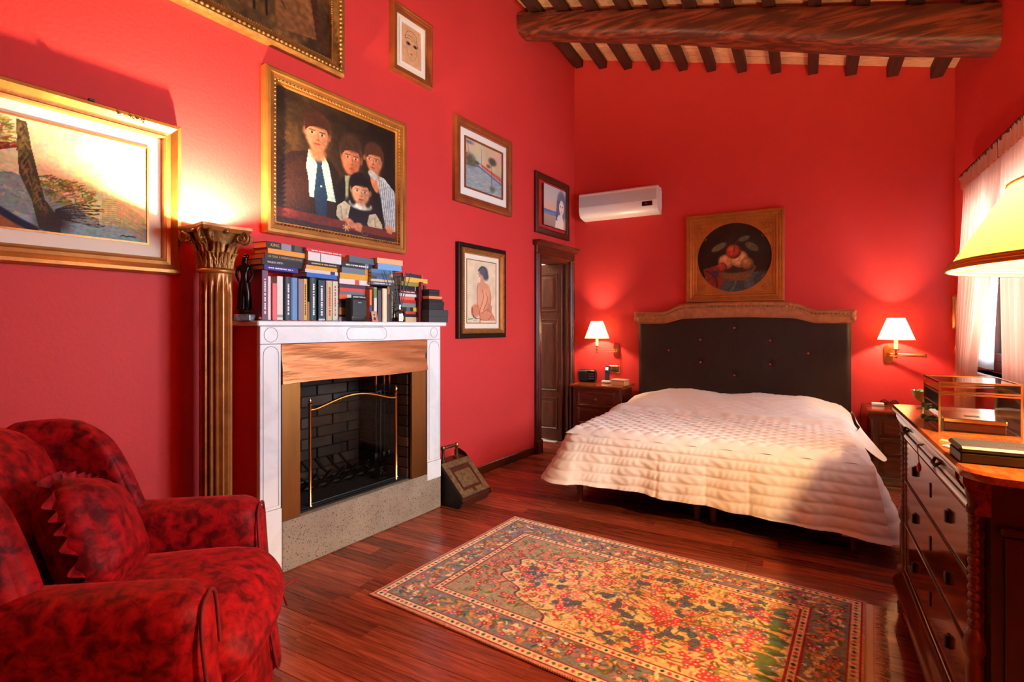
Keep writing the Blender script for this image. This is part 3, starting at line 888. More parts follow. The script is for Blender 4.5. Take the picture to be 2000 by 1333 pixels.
def seaside_girl():
    p = Paint(90, 100, (186, 180, 176))
    p.grad(0, .45, (182, 182, 184), (196, 182, 172)).grad(.45, .6, (206, 176, 158), (214, 170, 150)).grad(.6, .72, (84, 110, 164), (112, 134, 176)).grad(.72, 1, (168, 144, 132), (150, 128, 120))
    for k in range(6): p.line([(0, .62 + .017 * k), (.6, .63 + .017 * k)], .008, (160, 176, 200) if k % 2 else (70, 92, 150), .6)
    p.ell(.80, .38, .22, .34, (116, 118, 140), soft=.1); p.poly([(.62, .3), (.98, .25), (1, .85), (.52, .78), (.56, .62)], (110, 114, 138))
    p.poly([(.5, 1), (.53, .82), (.66, .66), (.82, .64), (.9, .8), (.9, 1)], (222, 208, 200)); p.poly([(.74, .55), (.84, .55), (.84, .7), (.74, .72)], (226, 208, 198))
    p.ell(.80, .45, .115, .18, (228, 212, 204), soft=.08)
    for ex in (.745, .85): p.ell(ex, .43, .022, .016, (60, 62, 96), soft=.4)
    p.ell(.795, .56, .03, .011, (176, 96, 96)); p.curve([(.70, .34), (.74, .22), (.84, .16), (.92, .3)], .05, (104, 108, 134))
    for k in range(6): p.curve([(.70 - .02 * k, .3), (.64 - .02 * k, .6), (.56 + .01 * k, .8)], .01, (70, 76, 110), .8)
    p.poly([(.92, .7), (1, .7), (1, 1), (.9, 1)], (178, 140, 120))
    return p

def pastel_figure():
    p = Paint(110, 190, (224, 204, 168)).noise((9, 14), .05)
    sk, dk, rd = (212, 148, 112), (150, 82, 62), (176, 74, 56)
    p.ell(.30, .55, .08, .3, (190, 176, 160), soft=.9, al=.6)
    p.poly([(.36, .36), (.52, .33), (.70, .36), (.80, .52), (.82, .68), (.72, .84), (.40, .88), (.34, .6)], sk)
    p.ell(.60, .56, .13, .12, (220, 160, 122), rot=.4, soft=.3)
    p.poly([(.34, .42), (.44, .40), (.48, .72), (.44, .80), (.34, .74)], (220, 156, 120)); p.poly([(.62, .48), (.72, .52), (.54, .82), (.44, .84), (.5, .7)], (222, 164, 126))
    p.ell(.30, .80, .15, .10, (206, 132, 96), soft=.15); p.poly([(.40, .82), (.84, .84), (.98, .95), (.9, .96), (.45, .96)], (206, 138, 104))
    p.poly([(.72, .66), (.86, .72), (.84, .84), (.66, .82)], (196, 130, 104))
    for c in ([(.36, .40), (.34, .6), (.36, .74)], [(.52, .46), (.56, .58), (.50, .70), (.44, .78)], [(.74, .38), (.82, .55), (.80, .70)], [(.18, .74), (.16, .84), (.26, .92), (.42, .92)], [(.5, .84), (.7, .78), (.88, .86), (.96, .95)], [(.44, .94), (.7, .95), (.84, .88)], [(.64, .5), (.70, .62), (.56, .78)]):
        p.curve(c, .018, rd, .85)
    p.curve([(.18, .76), (.22, .88), (.34, .93)], .02, (70, 60, 90)); p.curve([(.42, .8), (.44, .92), (.44, 1)], .02, rd)
    p.ell(.50, .20, .10, .075, (196, 150, 130), soft=.15); p.poly([(.46, .26), (.58, .24), (.60, .36), (.44, .36)], (206, 150, 122))
    p.ell(.57, .165, .14, .07, (92, 92, 104), soft=.2); p.ell(.64, .235, .09, .07, (84, 84, 98), soft=.3); p.curve([(.40, .16), (.50, .10), (.64, .12), (.70, .26)], .05, (80, 80, 92))
    p.ell(.44, .195, .02, .008, (60, 50, 50)); p.line([(.39, .20), (.385, .225), (.41, .23)], .01, dk); p.ell(.42, .25, .02, .006, rd)
    p.line([(.06, .94), (.2, .93)], .03, (60, 160, 110), .9); p.line([(.22, .955), (.32, .95)], .02, (130, 140, 160), .8)
    return p

def still_life():
    """plain stand-in: drapery, a bowl and fruit in dull reds, ochres and grey-greens on a dark ground"""
    p = Paint(150, 150, (30, 22, 18)).noise((8, 8), .35)
    p.poly([(.1, .78), (.5, .70), (.95, .74), (.9, 1), (.1, 1)], (64, 72, 70))
    for k in range(12): p.curve([(.45 + .045 * k, .72), (.5 + .03 * k, .84), (.42 + .05 * k, .98)], .02, RND.choice(((84, 94, 90), (48, 56, 56), (70, 80, 78))), .8)
    p.poly([(.08, .66), (.28, .60), (.40, .80), (.30, .95), (.14, .86)], (122, 40, 30)); p.curve([(.12, .68), (.24, .76), (.28, .92)], .03, (84, 26, 22))
    p.ell(.52, .66, .27, .10, (120, 84, 46), soft=.05); p.poly([(.25, .66), (.79, .66), (.68, .84), (.38, .84)], (104, 70, 38)); p.ell(.52, .655, .24, .07, (48, 30, 20), soft=.1)
    for (x, y, r, c) in ((.40, .56, .105, (186, 122, 72)), (.58, .53, .12, (204, 146, 96)), (.50, .42, .10, (170, 58, 40)), (.68, .60, .085, (150, 96, 50)), (.34, .64, .07, (150, 50, 38))):
        p.ell(x, y, r, r, tuple(v * .6 for v in c), soft=.06); p.ell(x - .15 * r, y - .15 * r, r * .82, r * .82, c, soft=.25); p.ell(x - .35 * r, y - .4 * r, r * .3, r * .25, tuple(min(255, v * 1.25) for v in c), soft=.8)
    for k in range(9): p.ell(.22 + .03 * (k % 3), .70 + .028 * (k // 3), .02, .02, (70, 44, 66), soft=.2)
    p.ell(.74, .36, .10, .05, (82, 84, 58), rot=.6); p.ell(.30, .34, .11, .045, (98, 92, 60), rot=-.5)
    p.curve([(.5, .42), (.53, .3), (.6, .22)], .014, (76, 52, 32)); p.ell(.64, .24, .08, .035, (84, 88, 62), rot=-.3)
    return p.noise((50, 50), .15)

# ------------------------------------------------------------------ pictures on the walls
def fix(prof, dep=0):
    return [(i, h + dep) for i, h in prof]
def picture(name, label, loc, rz, w, h, prof, fmat, inner=None, mats=(), art=None, awh=None, amat='paper_print', az=.012, glass=False, fname='frame', aoff=(0, 0)):
    t = thing(name, label, 'picture', loc, rz, None)
    MB().frame(w, h, prof).build(fname, fmat, t)
    ins = prof[-1][0]
    if inner:
        MB().frame(w - 2 * inner[0], h - 2 * inner[0], inner[1]).build('slip', inner[2], t)
    for (i0, i1, dep, m) in mats:
        MB().frame(w, h, [(i0, dep), (i1, dep), (i1, dep - .003)]).build('mount', m, t)
    if art:
        put('canvas' if amat == 'oil_paint' else 'print', art.mesh('canvas', awh[0], awh[1], amat), t, (aoff[0], -az, aoff[1]))
    MB().box(-w / 2 + .012, w / 2 - .012, -.006, -.002, -h / 2 + .012, h / 2 - .012).build('backing', 'frame_dark', t)
    if glass:
        MB().box(-w / 2 + ins, w / 2 - ins, -glass - .002, -glass, -h / 2 + ins, h / 2 - ins).build('glass', 'glass_clear', t)
    return t
def beading(w, h, step, r, mat_, parent, y, sq=1.0):
    b = MB()
    def blob(x, z):
        b.lathe([(0, -r * sq), (r * .8, -r * .5 * sq), (r, 0), (r * .8, r * .5 * sq), (0, r * sq)], 6, (x, y, z))
    nx, nz = max(2, int(w / step)), max(2, int(h / step))
    for i in range(nx + 1):
        for z in (-h / 2, h / 2): blob(-w / 2 + w * i / nx, z)
    for i in range(1, nz):
        for x in (-w / 2, w / 2): blob(x, -h / 2 + h * i / nz)
    o = b.build('beading', mat_, parent, smooth=180)
    return o
def on_left(tl, tr, bl, br, dep):
    a, b_, c, d = (LW(*q, dep) for q in (tl, tr, bl, br))
    u0, u1 = (a[0] + c[0]) / 2, (b_[0] + d[0]) / 2
    z1, z0 = (a[1] + b_[1]) / 2, (c[1] + d[1]) / 2
    return WL((u0 + u1) / 2, 0, (z0 + z1) / 2), u1 - u0, z1 - z0

# large landscape by the column, deep gilt frame
a, b_ = LW(357, 247, .05), LW(357, 538, .05)
w, h = .84, a[1] - b_[1]
t = picture('framed_landscape', 'wide gilt-framed landscape of pines and rocks in a cream mount, beside the column', WL(a[0] - w / 2, 0, (a[1] + b_[1]) / 2), RZL, w, h,
    [(0, 0), (0, .035), (.008, .05), (.022, .052), (.045, .034), (.06, .032), (.066, .038), (.074, .036), (.078, .014)], 'gilt',
    mats=((.07, .14, .016, 'mat_cream'),), art=landscape(), awh=(w - .272, h - .272), amat='paper_print', az=.017)
MB().frame(w - .27, h - .27, [(-.006, .016), (-.006, .021), (.002, .021), (.002, .016)]).build('slip', 'gilt', t)
b = MB()
for q in ([(.16, .012), (.168, .02), (.176, .012), (.166, .004)], [(.185, .01), (.195, .011)], [(.20, .002), (.212, .024), (.222, .002)], [(.205, .011), (.22, .011)], [(.228, .0), (.229, .022), (.24, .016), (.23, .011), (.243, 0)], [(.248, .02), (.262, -.002)], [(.262, .02), (.25, -.004)]):
    b.tube([(x, -.0525, h / 2 - .022 - .9 * (.02 - z)) for x, z in q], .0016, 5)
b.build('inscription', 'ink_black', t)
MB().box(.06, .08, -.05, -.03, h / 2 - .002, h / 2 + .006).build('hanging_hook', 'iron', t)

# family portrait over the mantel
loc, w, h = on_left((518, 120), (795, 244), (522, 452), (795, 498), .05)
t = picture('family_portrait', 'gilt-framed oil portrait of a man with two boys and a girl, above the mantel books', loc, RZL, w, h,
    [(0, 0), (0, .045), (.01, .05), (.026, .05), (.03, .042), (.052, .04), (.062, .028), (.072, .028), (.078, .012)], 'gilt', art=family(), awh=(w - .148, h - .148), amat='oil_paint', az=.014)
beading(w - .118, h - .118, .022, .0075, 'gilt_dark', t, -.036)

# dark picture high up, deep carved frame
a = LW(675, 150, .06)
w, h = 1.32, .98
t = picture('ship_painting', 'large dark brown oil painting in a carved gold frame, highest on the left wall', WL(a[0] - w / 2, 0, a[1] + h / 2), RZL, w, h,
    [(0, 0), (0, .05), (.012, .06), (.03, .058), (.05, .04), (.07, .03), (.08, .03), (.086, .012)], 'gilt_dark', art=sailing(), awh=(w - .165, h - .165), amat='oil_paint', az=.014)
beading(w - .06, h - .06, .026, .013, 'gilt_dark', t, -.054)
beading(w - .155, h - .155, .014, .005, 'gilt', t, -.03)

loc, w, h = on_left((766, 0), (845, 50), (766, 133), (842, 176), .03)
picture('face_sketch', 'small ink sketch of a face on tan paper in a stepped brown frame', loc, RZL, w, h,
    [(0, 0), (0, .04), (.006, .045), (.014, .045), (.018, .036), (.03, .034), (.034, .028), (.05, .026), (.055, .012)], 'frame_brown',
    mats=((.05, .083, .014, 'mat_cream'), (.078, .1, .018, 'mat_white')), art=sketch_face(), awh=(w - .186, h - .186), az=.015)

loc, w, h = on_left((889, 217), (1000, 282), (889, 390), (1000, 425), .03)
t = picture('pool_watercolour', 'watercolour of a pool and palm trees in a white mount and wide orange-brown frame', loc, RZL, w, h,
    [(0, 0), (0, .03), (.012, .042), (.035, .04), (.05, .03), (.066, .03), (.072, .012)], 'frame_brown', mats=((.06, .15, .014, 'mat_white'),), art=pool_view(), awh=(w - .29, h - .29), az=.015)
MB().frame(w - .285, h - .285, [(-.012, .014), (-.012, .024), (0, .024), (.002, .015)]).build('slip', 'frame_brown', t)

loc, w, h = on_left((1046, 332), (1111, 363), (1046, 455), (1111, 469), .02)
t = picture('seaside_print', 'print of a long-haired girl by the sea on red, dark wooden frame above the door', loc, RZL, w, h,
    [(0, 0), (0, .026), (.006, .032), (.05, .03), (.058, .022), (.064, .01)], 'frame_dark', mats=((.06, .26, .008, 'mat_red'),))
pn = put('print_block', MB().box(-w * .33, w * .33, -.032, -.008, -h * .345, h * .345).mesh('print_block', 'frame_dark'), t, (.02, 0, 0))
put('print', seaside_girl().mesh('print', w * .655, h * .685, 'paper_print'), pn, (0, -.0325, 0))

loc, w, h = on_left((895, 472), (987, 490), (895, 663), (987, 658), .03)
t = picture('pastel_drawing', 'pastel drawing of a seated figure in a black and gold carved frame', loc, RZL, w, h,
    [(0, 0), (0, .035), (.006, .04), (.03, .04), (.036, .034)], 'frame_black', inner=(.036, [(0, .034), (.004, .048), (.02, .05), (.034, .034), (.04, .032), (.046, .012)], 'gilt'),
    mats=((.078, .13, .014, 'mat_cream'),), art=pastel_figure(), awh=(w - .25, h - .25), az=.0145)
beading(w - .10, h - .10, .018, .009, 'gilt_dark', t, -.048)
MB().frame(w - .25, h - .25, [(-.004, .014), (-.004, .018), (.002, .018), (.002, .014)]).build('slip', 'gilt', t)

# round picture in a square frame above the bed
a, b_, c, d = (BW(*q, .05) for q in ((1340, 424), (1533, 400), (1341, 590), (1532, 587)))
w, h = (b_[0] + d[0] - a[0] - c[0]) / 2, (a[1] + b_[1] - c[1] - d[1]) / 2
t = picture('tondo_painting', 'round dark oil painting in a square gilded frame above the headboard', ((a[0] + d[0]) / 2, YB, (a[1] + d[1]) / 2), 0, w, h,
    [(0, 0), (0, .05), (.008, .058), (.022, .058), (.026, .048), (.042, .05), (.05, .04), (.066, .042), (.074, .03), (.09, .03), (.095, .018)], 'gilt')
beading(w - .075, h - .075, .012, .004, 'gilt', t, -.051)
R = min(w, h) / 2 - .10
n = 64
b = MB(); vs = []; fs = []
for i in range(n):
    aa = 2 * PI * i / n
    cx_, sz_ = math.cos(aa), math.sin(aa)
    k = (min(w, h) / 2 - .09) / max(abs(cx_), abs(sz_))
    vs += [(cx_ * R, -.017, sz_ * R), (cx_ * k * w / min(w, h), -.019, sz_ * k), (cx_ * R, -.008, sz_ * R)]
for i in range(n):
    j = (i + 1) % n
    fs += [(3 * i, 3 * j, 3 * j + 1, 3 * i + 1), (3 * i, 3 * i + 2, 3 * j + 2, 3 * j)]
b.add(vs, fs).build('spandrel', 'gilt', t)
b = MB()
for sx in (-1, 1):
    for sz in (-1, 1):
        ox, oz = sx * (w / 2 - .145), sz * (h / 2 - .145)
        for k in range(5):
            a0 = k * 1.257
            pts = [(ox + sx * .028 * math.cos(a0) + .022 * (1 - q / 10) * math.cos(a0 + q * .55), -.021, oz + sz * .028 * math.sin(a0) + .022 * (1 - q / 10) * math.sin(a0 + q * .55)) for q in range(9)]
            MB().tube(pts, .003, 5).build('scroll_ornament', 'gilt_dark', t, smooth=180)
        for k in range(4):
            MB().tube([(ox + sx * (.045 - .03 * k) , -.021, oz - sz * (.05 + .012 * k) ), (ox + sx * (.06 - .03 * k), -.022, oz - sz * (.075 + .012 * k))], .0035, 5).build('scroll_ornament', 'gilt_dark', t)
sl = still_life()
xs = np.hypot(sl.X - .5, sl.Y - .5) > .5
me = sl.mesh('canvas', 2 * R, 2 * R, 'oil_paint')
o = put('canvas', me, t, (0, -.012, 0))
bm = bmesh.new(); bm.from_mesh(me)
bmesh.ops.delete(bm, geom=[v for v in bm.verts if math.hypot(v.co.x, v.co.z) > R * 1.01], context='VERTS')
bm.to_mesh(me); bm.free()
# narrow gilt frame on the window wall, mostly behind the curtain
q = RWp(1867, 610, .02)
t = picture('slim_gilt_frame', 'slim gilt picture frame on the window wall, half hidden by the curtain', (XR, q[0] + .02, q[1]), -PI / 2, .16, .28, [(0, 0), (0, .02), (.01, .024), (.02, .012)], 'gilt', mats=((.015, .07, .008, 'mat_cream'),))

# ------------------------------------------------------------------ fireplace
UC = 2.33
X = lambda u: u - UC
DF = .27                                                     # how far the front stands out from the wall
fp = thing('fireplace', 'white marble fireplace with copper hood plates and a rough stone hearth step', 'fireplace', WL(UC, 0, 0), RZL)
MB().box(X(1.682), X(FIRE[0]), -DF + .03, 0, 0, 1.25).box(X(FIRE[1]), X(2.972), -DF + .03, 0, 0, 1.25).box(X(FIRE[0]), X(FIRE[1]), -DF + .03, 0, FIRE[3], 1.25).box(X(FIRE[0]), X(FIRE[1]), -DF + .03, 0, 0, FIRE[2] - .002).build('chimney_breast', 'red_plaster', fp)
MB().box(X(1.645), X(3.005), -DF - .035, 0, 1.252, 1.278, .005).build('mantel_shelf', 'marble', fp)
fr = MB().box(X(1.676), X(2.979), -DF, -DF + .03, 1.163, 1.252, .002).build('frieze', 'marble', fp)
def ring(pts, parent):
    MB().tube(pts, .0014, 5, closed=True).build('incised_line', 'groove', parent)
yf = -DF - .0003
for uc_, r in ((1.733, .036), (2.915, .034)):
    ring([(X(uc_) + r * math.cos(a * PI / 16), yf, 1.208 + r * math.sin(a * PI / 16)) for a in range(32)], fr)
def stadium(x0, x1, z0, z1):
    r = min(x1 - x0, z1 - z0) / 2
    pts = []
    if x1 - x0 > z1 - z0:
        for k in range(13): a = PI / 2 + PI * k / 12; pts.append((x0 + r + r * math.cos(a), yf, (z0 + z1) / 2 + r * math.sin(a)))
        for k in range(13): a = -PI / 2 + PI * k / 12; pts.append((x1 - r + r * math.cos(a), yf, (z0 + z1) / 2 + r * math.sin(a)))
    else:
        for k in range(13): a = PI * k / 12; pts.append(((x0 + x1) / 2 + r * math.cos(a), yf, z1 - r + r * math.sin(a)))
        pts += [(x0, yf, z0), (x1, yf, z0)]
    return pts
ring(stadium(X(2.19), X(2.49), 1.172, 1.244), fr)
for k, (ua, ub, zb) in enumerate(((1.676, 1.787, .0), (2.85, 2.979, .212))):
    lg = MB().box(X(ua), X(ub), -DF, -DF + .03, .335, 1.161, .002).build('marble_jamb', 'marble', fp)
    ring(stadium(X(ua) + .016, X(ub) - .014, .35, 1.15), lg)
    MB().box(X(ua) - .003, X(ub) + .002, -DF - .004, -DF + .03, zb, .333, .002).build('plinth_block', 'marble', fp)
MB().box(X(1.789), X(2.848), -DF - .006, 0, 0, .257, .006).box(X(2.84), X(2.985), -DF - .002, 0, 0, .21, .006).build('hearth_step', 'peperino', fp)
# copper plates
def hood(u, v):
    uu = X(1.789) + u * (2.842 - 1.789)
    bul = .006 * math.sin(9 * u + 5 * v) * math.sin(PI * v) + .010 * (1 - v) ** 3
    return (uu, -DF - .003 - bul, .957 + .004 * math.sin(7 * u) * (1 - v) + v * .202)
MB().surf(hood, 40, 14).build('copper_hood_plate', 'copper', fp, smooth=180)
for ua, ub in ((1.789, 1.896), (2.703, 2.832)):
    MB().box(X(ua), X(ub), -DF - .002, -DF + .016, .258, .957, .002).build('copper_side_plate', 'copper_dull', fp)
MB().box(X(2.832), X(2.848), -DF + .0, -DF + .02, .25, 1.16).build('copper_edge_strip', 'frame_dark', fp)
# firebox: brick by brick at the back and on the far cheek
bx_d = .26
MB().box(X(1.86), X(2.74), bx_d, bx_d + .03, .2, 1.05).box(X(2.715), X(2.74), -DF + .03, bx_d, .2, 1.05).box(X(1.86), X(1.885), -DF + .03, bx_d, .2, 1.05).box(X(1.86), X(2.74), -DF + .03, bx_d, .22, .255).box(X(1.86), X(2.74), -DF + .03, bx_d, 1.0, 1.05).build('firebox_lining', 'soot', fp)
for r_ in range(11):
    z0 = .257 + r_ * .068
    off = .12 if r_ % 2 else 0
    u = 1.886 - off
    while u < 2.714:
        ua, ub = max(u, 1.886) + .003, min(u + .235, 2.714) - .003
        if ub - ua > .02:
            MB().box(X(ua), X(ub), bx_d - .018, bx_d + .004, z0 + .003, z0 + .065, .003).build('firebrick', 'soot_brick', fp)
        u += .24
    cuts = (-.238, -.015, .205, .24) if r_ % 2 == 0 else (-.238, -.13, .09, .24)
    for a0, a1 in zip(cuts, cuts[1:]):
        MB().box(X(2.698), X(2.72), a0 + .003, a1 - .003, z0 + .003, z0 + .065, .003).build('firebrick', 'soot_brick', fp)
hb = MB().box(X(1.90), X(2.70), -DF + .035, -DF + .05, .258, .268).box(X(1.90), X(2.70), .12, .135, .258, .268)
for k in range(23):
    yy = -DF + .06 + k * .0165
    hb.box(X(1.90), X(2.70), yy, yy + .007, .258, .270)
hb.build('ash_grille', 'iron', fp)
# log basket: curved prongs on two rails
lb = thing('log_basket', 'black iron log basket with curled prongs inside the fireplace', 'fire grate', WL(2.31, -.0, .27), RZL)
for k in range(7):
    x = -.30 + k * .092
    pts = [(x + .05 + .0 * q, -.15 + .045 * q - (.03 if q == 0 else 0), .16 - .128 * math.sin(min(1, q / 2.2) * PI / 2) + (.0 if q < 4 else .115 * ((q - 4) / 3) ** 1.4)) for q in range(8)]
    pts = [(p[0] - .02 * i, p[1], p[2]) for i, p in enumerate(pts)]
    MB().tube(pts, .0085, 7).build('prong', 'iron', lb, smooth=60)
for yy in (-.06, .07):
    MB().tube([(-.34, yy, .05), (.34, yy, .05)], .009, 7).build('rail', 'iron', lb)
    for x in (-.31, .31):
        MB().tube([(x, yy, .05), (x + .015, yy - .015, .025), (x + .02, yy - .03, 0)], .009, 7).build('foot', 'iron', lb)
# brass fire guard
fg = thing('fire_guard', 'brass-framed glass fire guard with a bowed top rail', 'fire screen', WL(2.32, .2, .258), RZL)
for x in (-.318, .31, .345):
    MB().lathe([(.014, 0), (.014, .012), (.0085, .02), (.0085, .555), (.012, .56), (.012, .568), (.006, .574), (.009, .584), (.005, .594), (0, .612)], 12, (x, 0 if x < .33 else .03, 0)).build('post', 'brass', fg, smooth=40)
pts = [(-.318 + .628 * k / 24, 0, .535 + .055 * math.sin(PI * min(1, max(0, (k / 24 - .05) / .9))) ** 1.2) for k in range(25)]
MB().tube(pts, .009, 8).build('top_rail', 'brass', fg, smooth=60)
MB().tube([(-.318, 0, .02), (.31, 0, .02)], .005, 8).build('bottom_rail', 'iron', fg)
poly = [(p[0], p[2]) for p in pts] + [(.31, .02), (-.318, .02)]
MB().prism(poly, -.0015, .0015).build('glass_panel', 'guard_glass', fg)
# fireside tools hanging at the far cheek
ft = thing('fire_tool_set', 'set of brass-handled fireside tools hanging in the corner behind the guard', 'fire tools', WL(2.60, .09, .27), RZL)
MB().lathe([(.05, 0), (.05, .008), (.01, .02), (.008, .03), (.008, .56), (0, .565)], 14, (0, 0, 0)).build('stand', 'iron', ft, smooth=40)
MB().tube([(-.07, 0, .545), (0, 0, .56), (.07, 0, .545)], .006, 7).build('hanger', 'iron', ft)
for k, x in enumerate((-.055, 0.015, .06)):
    tl = MB().tube([(x, -.02, .16), (x, -.02, .60)], .0045, 7).build('tool', 'iron', ft)
    MB().lathe([(.004, .60), (.009, .615), (.008, .68), (.011, .69), (.008, .705), (0, .71)], 10, (x, -.02, 0)).build('handle', 'brass', tl, smooth=60)
    MB().rbox(.035, .02, .06, .01, 4, m=T(x, -.02, .14)).build('tool_head', 'iron', tl, smooth=60)

# ------------------------------------------------------------------ column lamp
cl = thing('column_lamp', 'fluted bronze-gilt column with a carved acanthus capital lit from its top', 'lamp', (-2.425, 1.487, 0), RZL)
ZC = 1.715                                                   # top of the capital
NF = 16
def shaft(u, v):
    a = 2 * PI * u
    z = .14 + v * (1.50 - .14)
    ph = (u * NF) % 1
    fl = max(0.0, math.sin(PI * min(1, max(0, (ph - .16) / .68))))
    e = min(1, max(0, (z - .19) / .03)) * min(1, max(0, (1.455 - z) / .03))
    r = .068 - .017 * fl * math.sqrt(e) if e > 0 else .068
    return (r * math.cos(a), r * math.sin(a), z)
MB().surf(shaft, NF * 10, 40, wrap=True).build('fluted_shaft', 'gilt_bronze', cl, smooth=50)
MB().box(-.115, .115, -.115, .115, 0, .06, .004).lathe([(.11, .06), (.112, .075), (.10, .09), (.082, .10), (.08, .11), (.09, .12), (.088, .135), (.07, .145)], 32).build('base', 'gilt_bronze', cl, smooth=40)
MB().lathe([(.067, 1.495), (.077, 1.50), (.081, 1.507), (.077, 1.515), (.067, 1.52)], 32).build('collar', 'gilt', cl, smooth=60)
# capital: bell, two tiers of leaves, corner volutes, abacus with a hollow that holds the lamp
MB().lathe([(.066, 1.515), (.064, 1.55), (.066, 1.60), (.074, 1.645), (.088, 1.675), (.094, 1.69)], 32, cap=False).build('bell', 'gilt_dark', cl, smooth=60)
def leaf_mesh(w, hgt, curl):
    def fn(u, v):
        x = (u - .5) * w * (1 - .45 * v ** 2) * (1 + .12 * math.sin(v * 17))
        bend = curl * v ** 2.2
        z = hgt * (v - .35 * max(0, v - .75) ** 1.2 * 2.2)
        y = -bend - .004 * math.cos((u - .5) * 5 * PI) - .01 * (1 - abs(2 * u - 1)) * .6
        return (x, y, z)
    return MB().surf(fn, 14, 14).mesh('acanthus_leaf', 'gilt_dark', 180)
lm1, lm2 = leaf_mesh(.052, .085, .024), leaf_mesh(.056, .135, .034)
for k in range(8):
    a = 2 * PI * k / 8
    put('acanthus_leaf', lm1, cl, (.068 * math.sin(a), -.068 * math.cos(a), 1.52), a)
    a += PI / 8
    put('acanthus_leaf', lm2, cl, (.066 * math.sin(a), -.066 * math.cos(a), 1.52), a)
for k in range(4):
    a = PI / 4 + k * PI / 2
    for sgn in (-1, 1):
        pts = []
        for q in range(26):
            th = q * .42
            rr = .030 * (1 - q / 27)
            pts.append((sgn * (.012 + .0) + sgn * .010, -.118 + rr * math.cos(th + 2.2) * 1.0, 1.664 + rr * math.sin(th + 2.2)))
        pts = [(sgn * .012, -.07, 1.60), (sgn * .016, -.078, 1.64)] + pts
        MB().tube(pts, [.007] * 3 + [.0065 * (1 - .5 * i / 25) for i in range(25)], 6).build('volute', 'gilt_dark', cl, rz=a, smooth=180)
    MB().lathe([(0, -.012), (.012, -.008), (.016, 0), (.012, .008), (0, .012)], 10, (0, 0, 0), m=T(0, -.094, 1.688)).build('flower_boss', 'gilt_dark', cl, rz=k * PI / 2, smooth=180)
def abac(r_in):
    """concave-sided abacus with clipped corners and a round well in the middle"""
    b = MB(); n = 80
    prof = []
    for i in range(n):
        a = 2 * PI * i / n
        c, s_ = math.cos(a), math.sin(a)
        m_ = max(abs(c), abs(s_)); t_ = min(abs(c), abs(s_)) / m_
        k = (.104 + .014 * t_ ** 2) / m_
        if t_ > .86: k = (.104 + .014 * t_ ** 2) / m_ * (1 - .28 * (t_ - .86))
        prof.append((c * k, s_ * k))
    vs = []; fs = []
    for (sc, z) in ((.90, 1.684), (.96, 1.692), (.98, 1.70), (1.0, 1.702), (1.0, ZC)):
        vs += [(x * sc, y_ * sc, z) for x, y_ in prof]
    for r, z in ((r_in, ZC), (r_in, 1.70), (.06, 1.62)):
        vs += [(r * math.cos(2 * PI * i / n), r * math.sin(2 * PI * i / n), z) for i in range(n)]
    for j in range(7):
        for i in range(n):
            q = (i + 1) % n
            fs.append((j * n + i, j * n + q, (j + 1) * n + q, (j + 1) * n + i))
    fs.append(tuple(7 * n + i for i in range(n)))
    return b.add(vs, fs)
abac(.088).build('abacus', 'gilt_bronze', cl, smooth=35)
MB().lathe([(.0, 1.622), (.022, 1.624), (.026, 1.64), (.02, 1.655), (0, 1.662)], 16).build('bulb', 'candle', cl, smooth=60)
light('column_bulb', 'POINT', (-2.425, 1.487, 1.672), 75.0, (1.0, .74, .44), shadow_soft_size=.016)

# ------------------------------------------------------------------ coal scuttle
cs = thing('coal_scuttle', 'old wooden coal box with an embossed sloping lid and brass handle, beside the fireplace', 'coal box', WL(3.172, .225, 0), RZL)
side = [(-.19, 0), (.12, 0), (.12, .27), (.07, .285), (.0, .27), (-.20, .07), (-.215, .055)]
MB().prism([(y_, z) for y_, z in side], -.155, .155, 'x').build('body', 'scuttle_wood', cs)
for x in (-.163, .155):
    MB().prism([(-.17, 0), (.125, 0), (.125, .31), (.08, .325), (.02, .30), (-.205, .075), (-.225, .05)], x, x + .008, 'x').build('side_panel', 'satin_black', cs)
ang = math.atan2(.20, .20)
L_ = math.hypot(.2, .2)
lid = put('lid', MB().box(-.152, .152, 0, L_ + .01, 0, .012, .003).mesh('lid', 'scuttle_wood'), cs, (0, -.206, .068), rot=(ang, 0, 0))
MB().frame(.30, L_, [(0, 0), (0, .004), (.045, .004), (.045, 0)]).build('embossed_border', 'scuttle_brass', lid, (0, L_ / 2 + .003, .012), rot=(-PI / 2, 0, 0))
MB().box(-.085, .085, .07, .20, .012, .017, .003).build('embossed_panel', 'scuttle_brass', lid)
MB().lathe([(.016, 0), (.018, .004), (.006, .006), (0, .006)], 14, (0, .035, .013)).build('keyhole_plate', 'brass_dull', lid, smooth=40)
h_ = MB()
for x in (-.075, .075):
    h_.lathe([(.026, .27), (.026, .288), (.013, .296), (.010, .355), (.016, .362), (.019, .373), (.014, .385), (0, .389)], 12, (x, .035, 0))
h_.tube([(-.09, .035, .373), (-.02, .035, .373), (.02, .035, .373), (.09, .035, .373)], [.009, .013, .013, .009], 10)
h_.build('carry_handle', 'brass_dull', cs, smooth=50)

# ------------------------------------------------------------------ armchair
AC_ = thing('wing_armchair', 'deep red crushed-velvet wing armchair in the left foreground', 'armchair', (-1.735, .735, 0), math.radians(135))
def apart(name, b, parent=AC_, mat_='velvet', sub=0, **kw):
    o = b.build(name, mat_, parent, smooth=180, **kw)
    if sub: subsurf(o, sub)
    return o
# base with gently bowed front
apart('seat_base', MB().rbox(.70, .70, .30, .04, 10, fn=lambda x, y, z: (x * (1 - .03 * (z < 0)), y - .03 * max(0, -y) / .35 * (1 - (x / .36) ** 2), z + .205)))
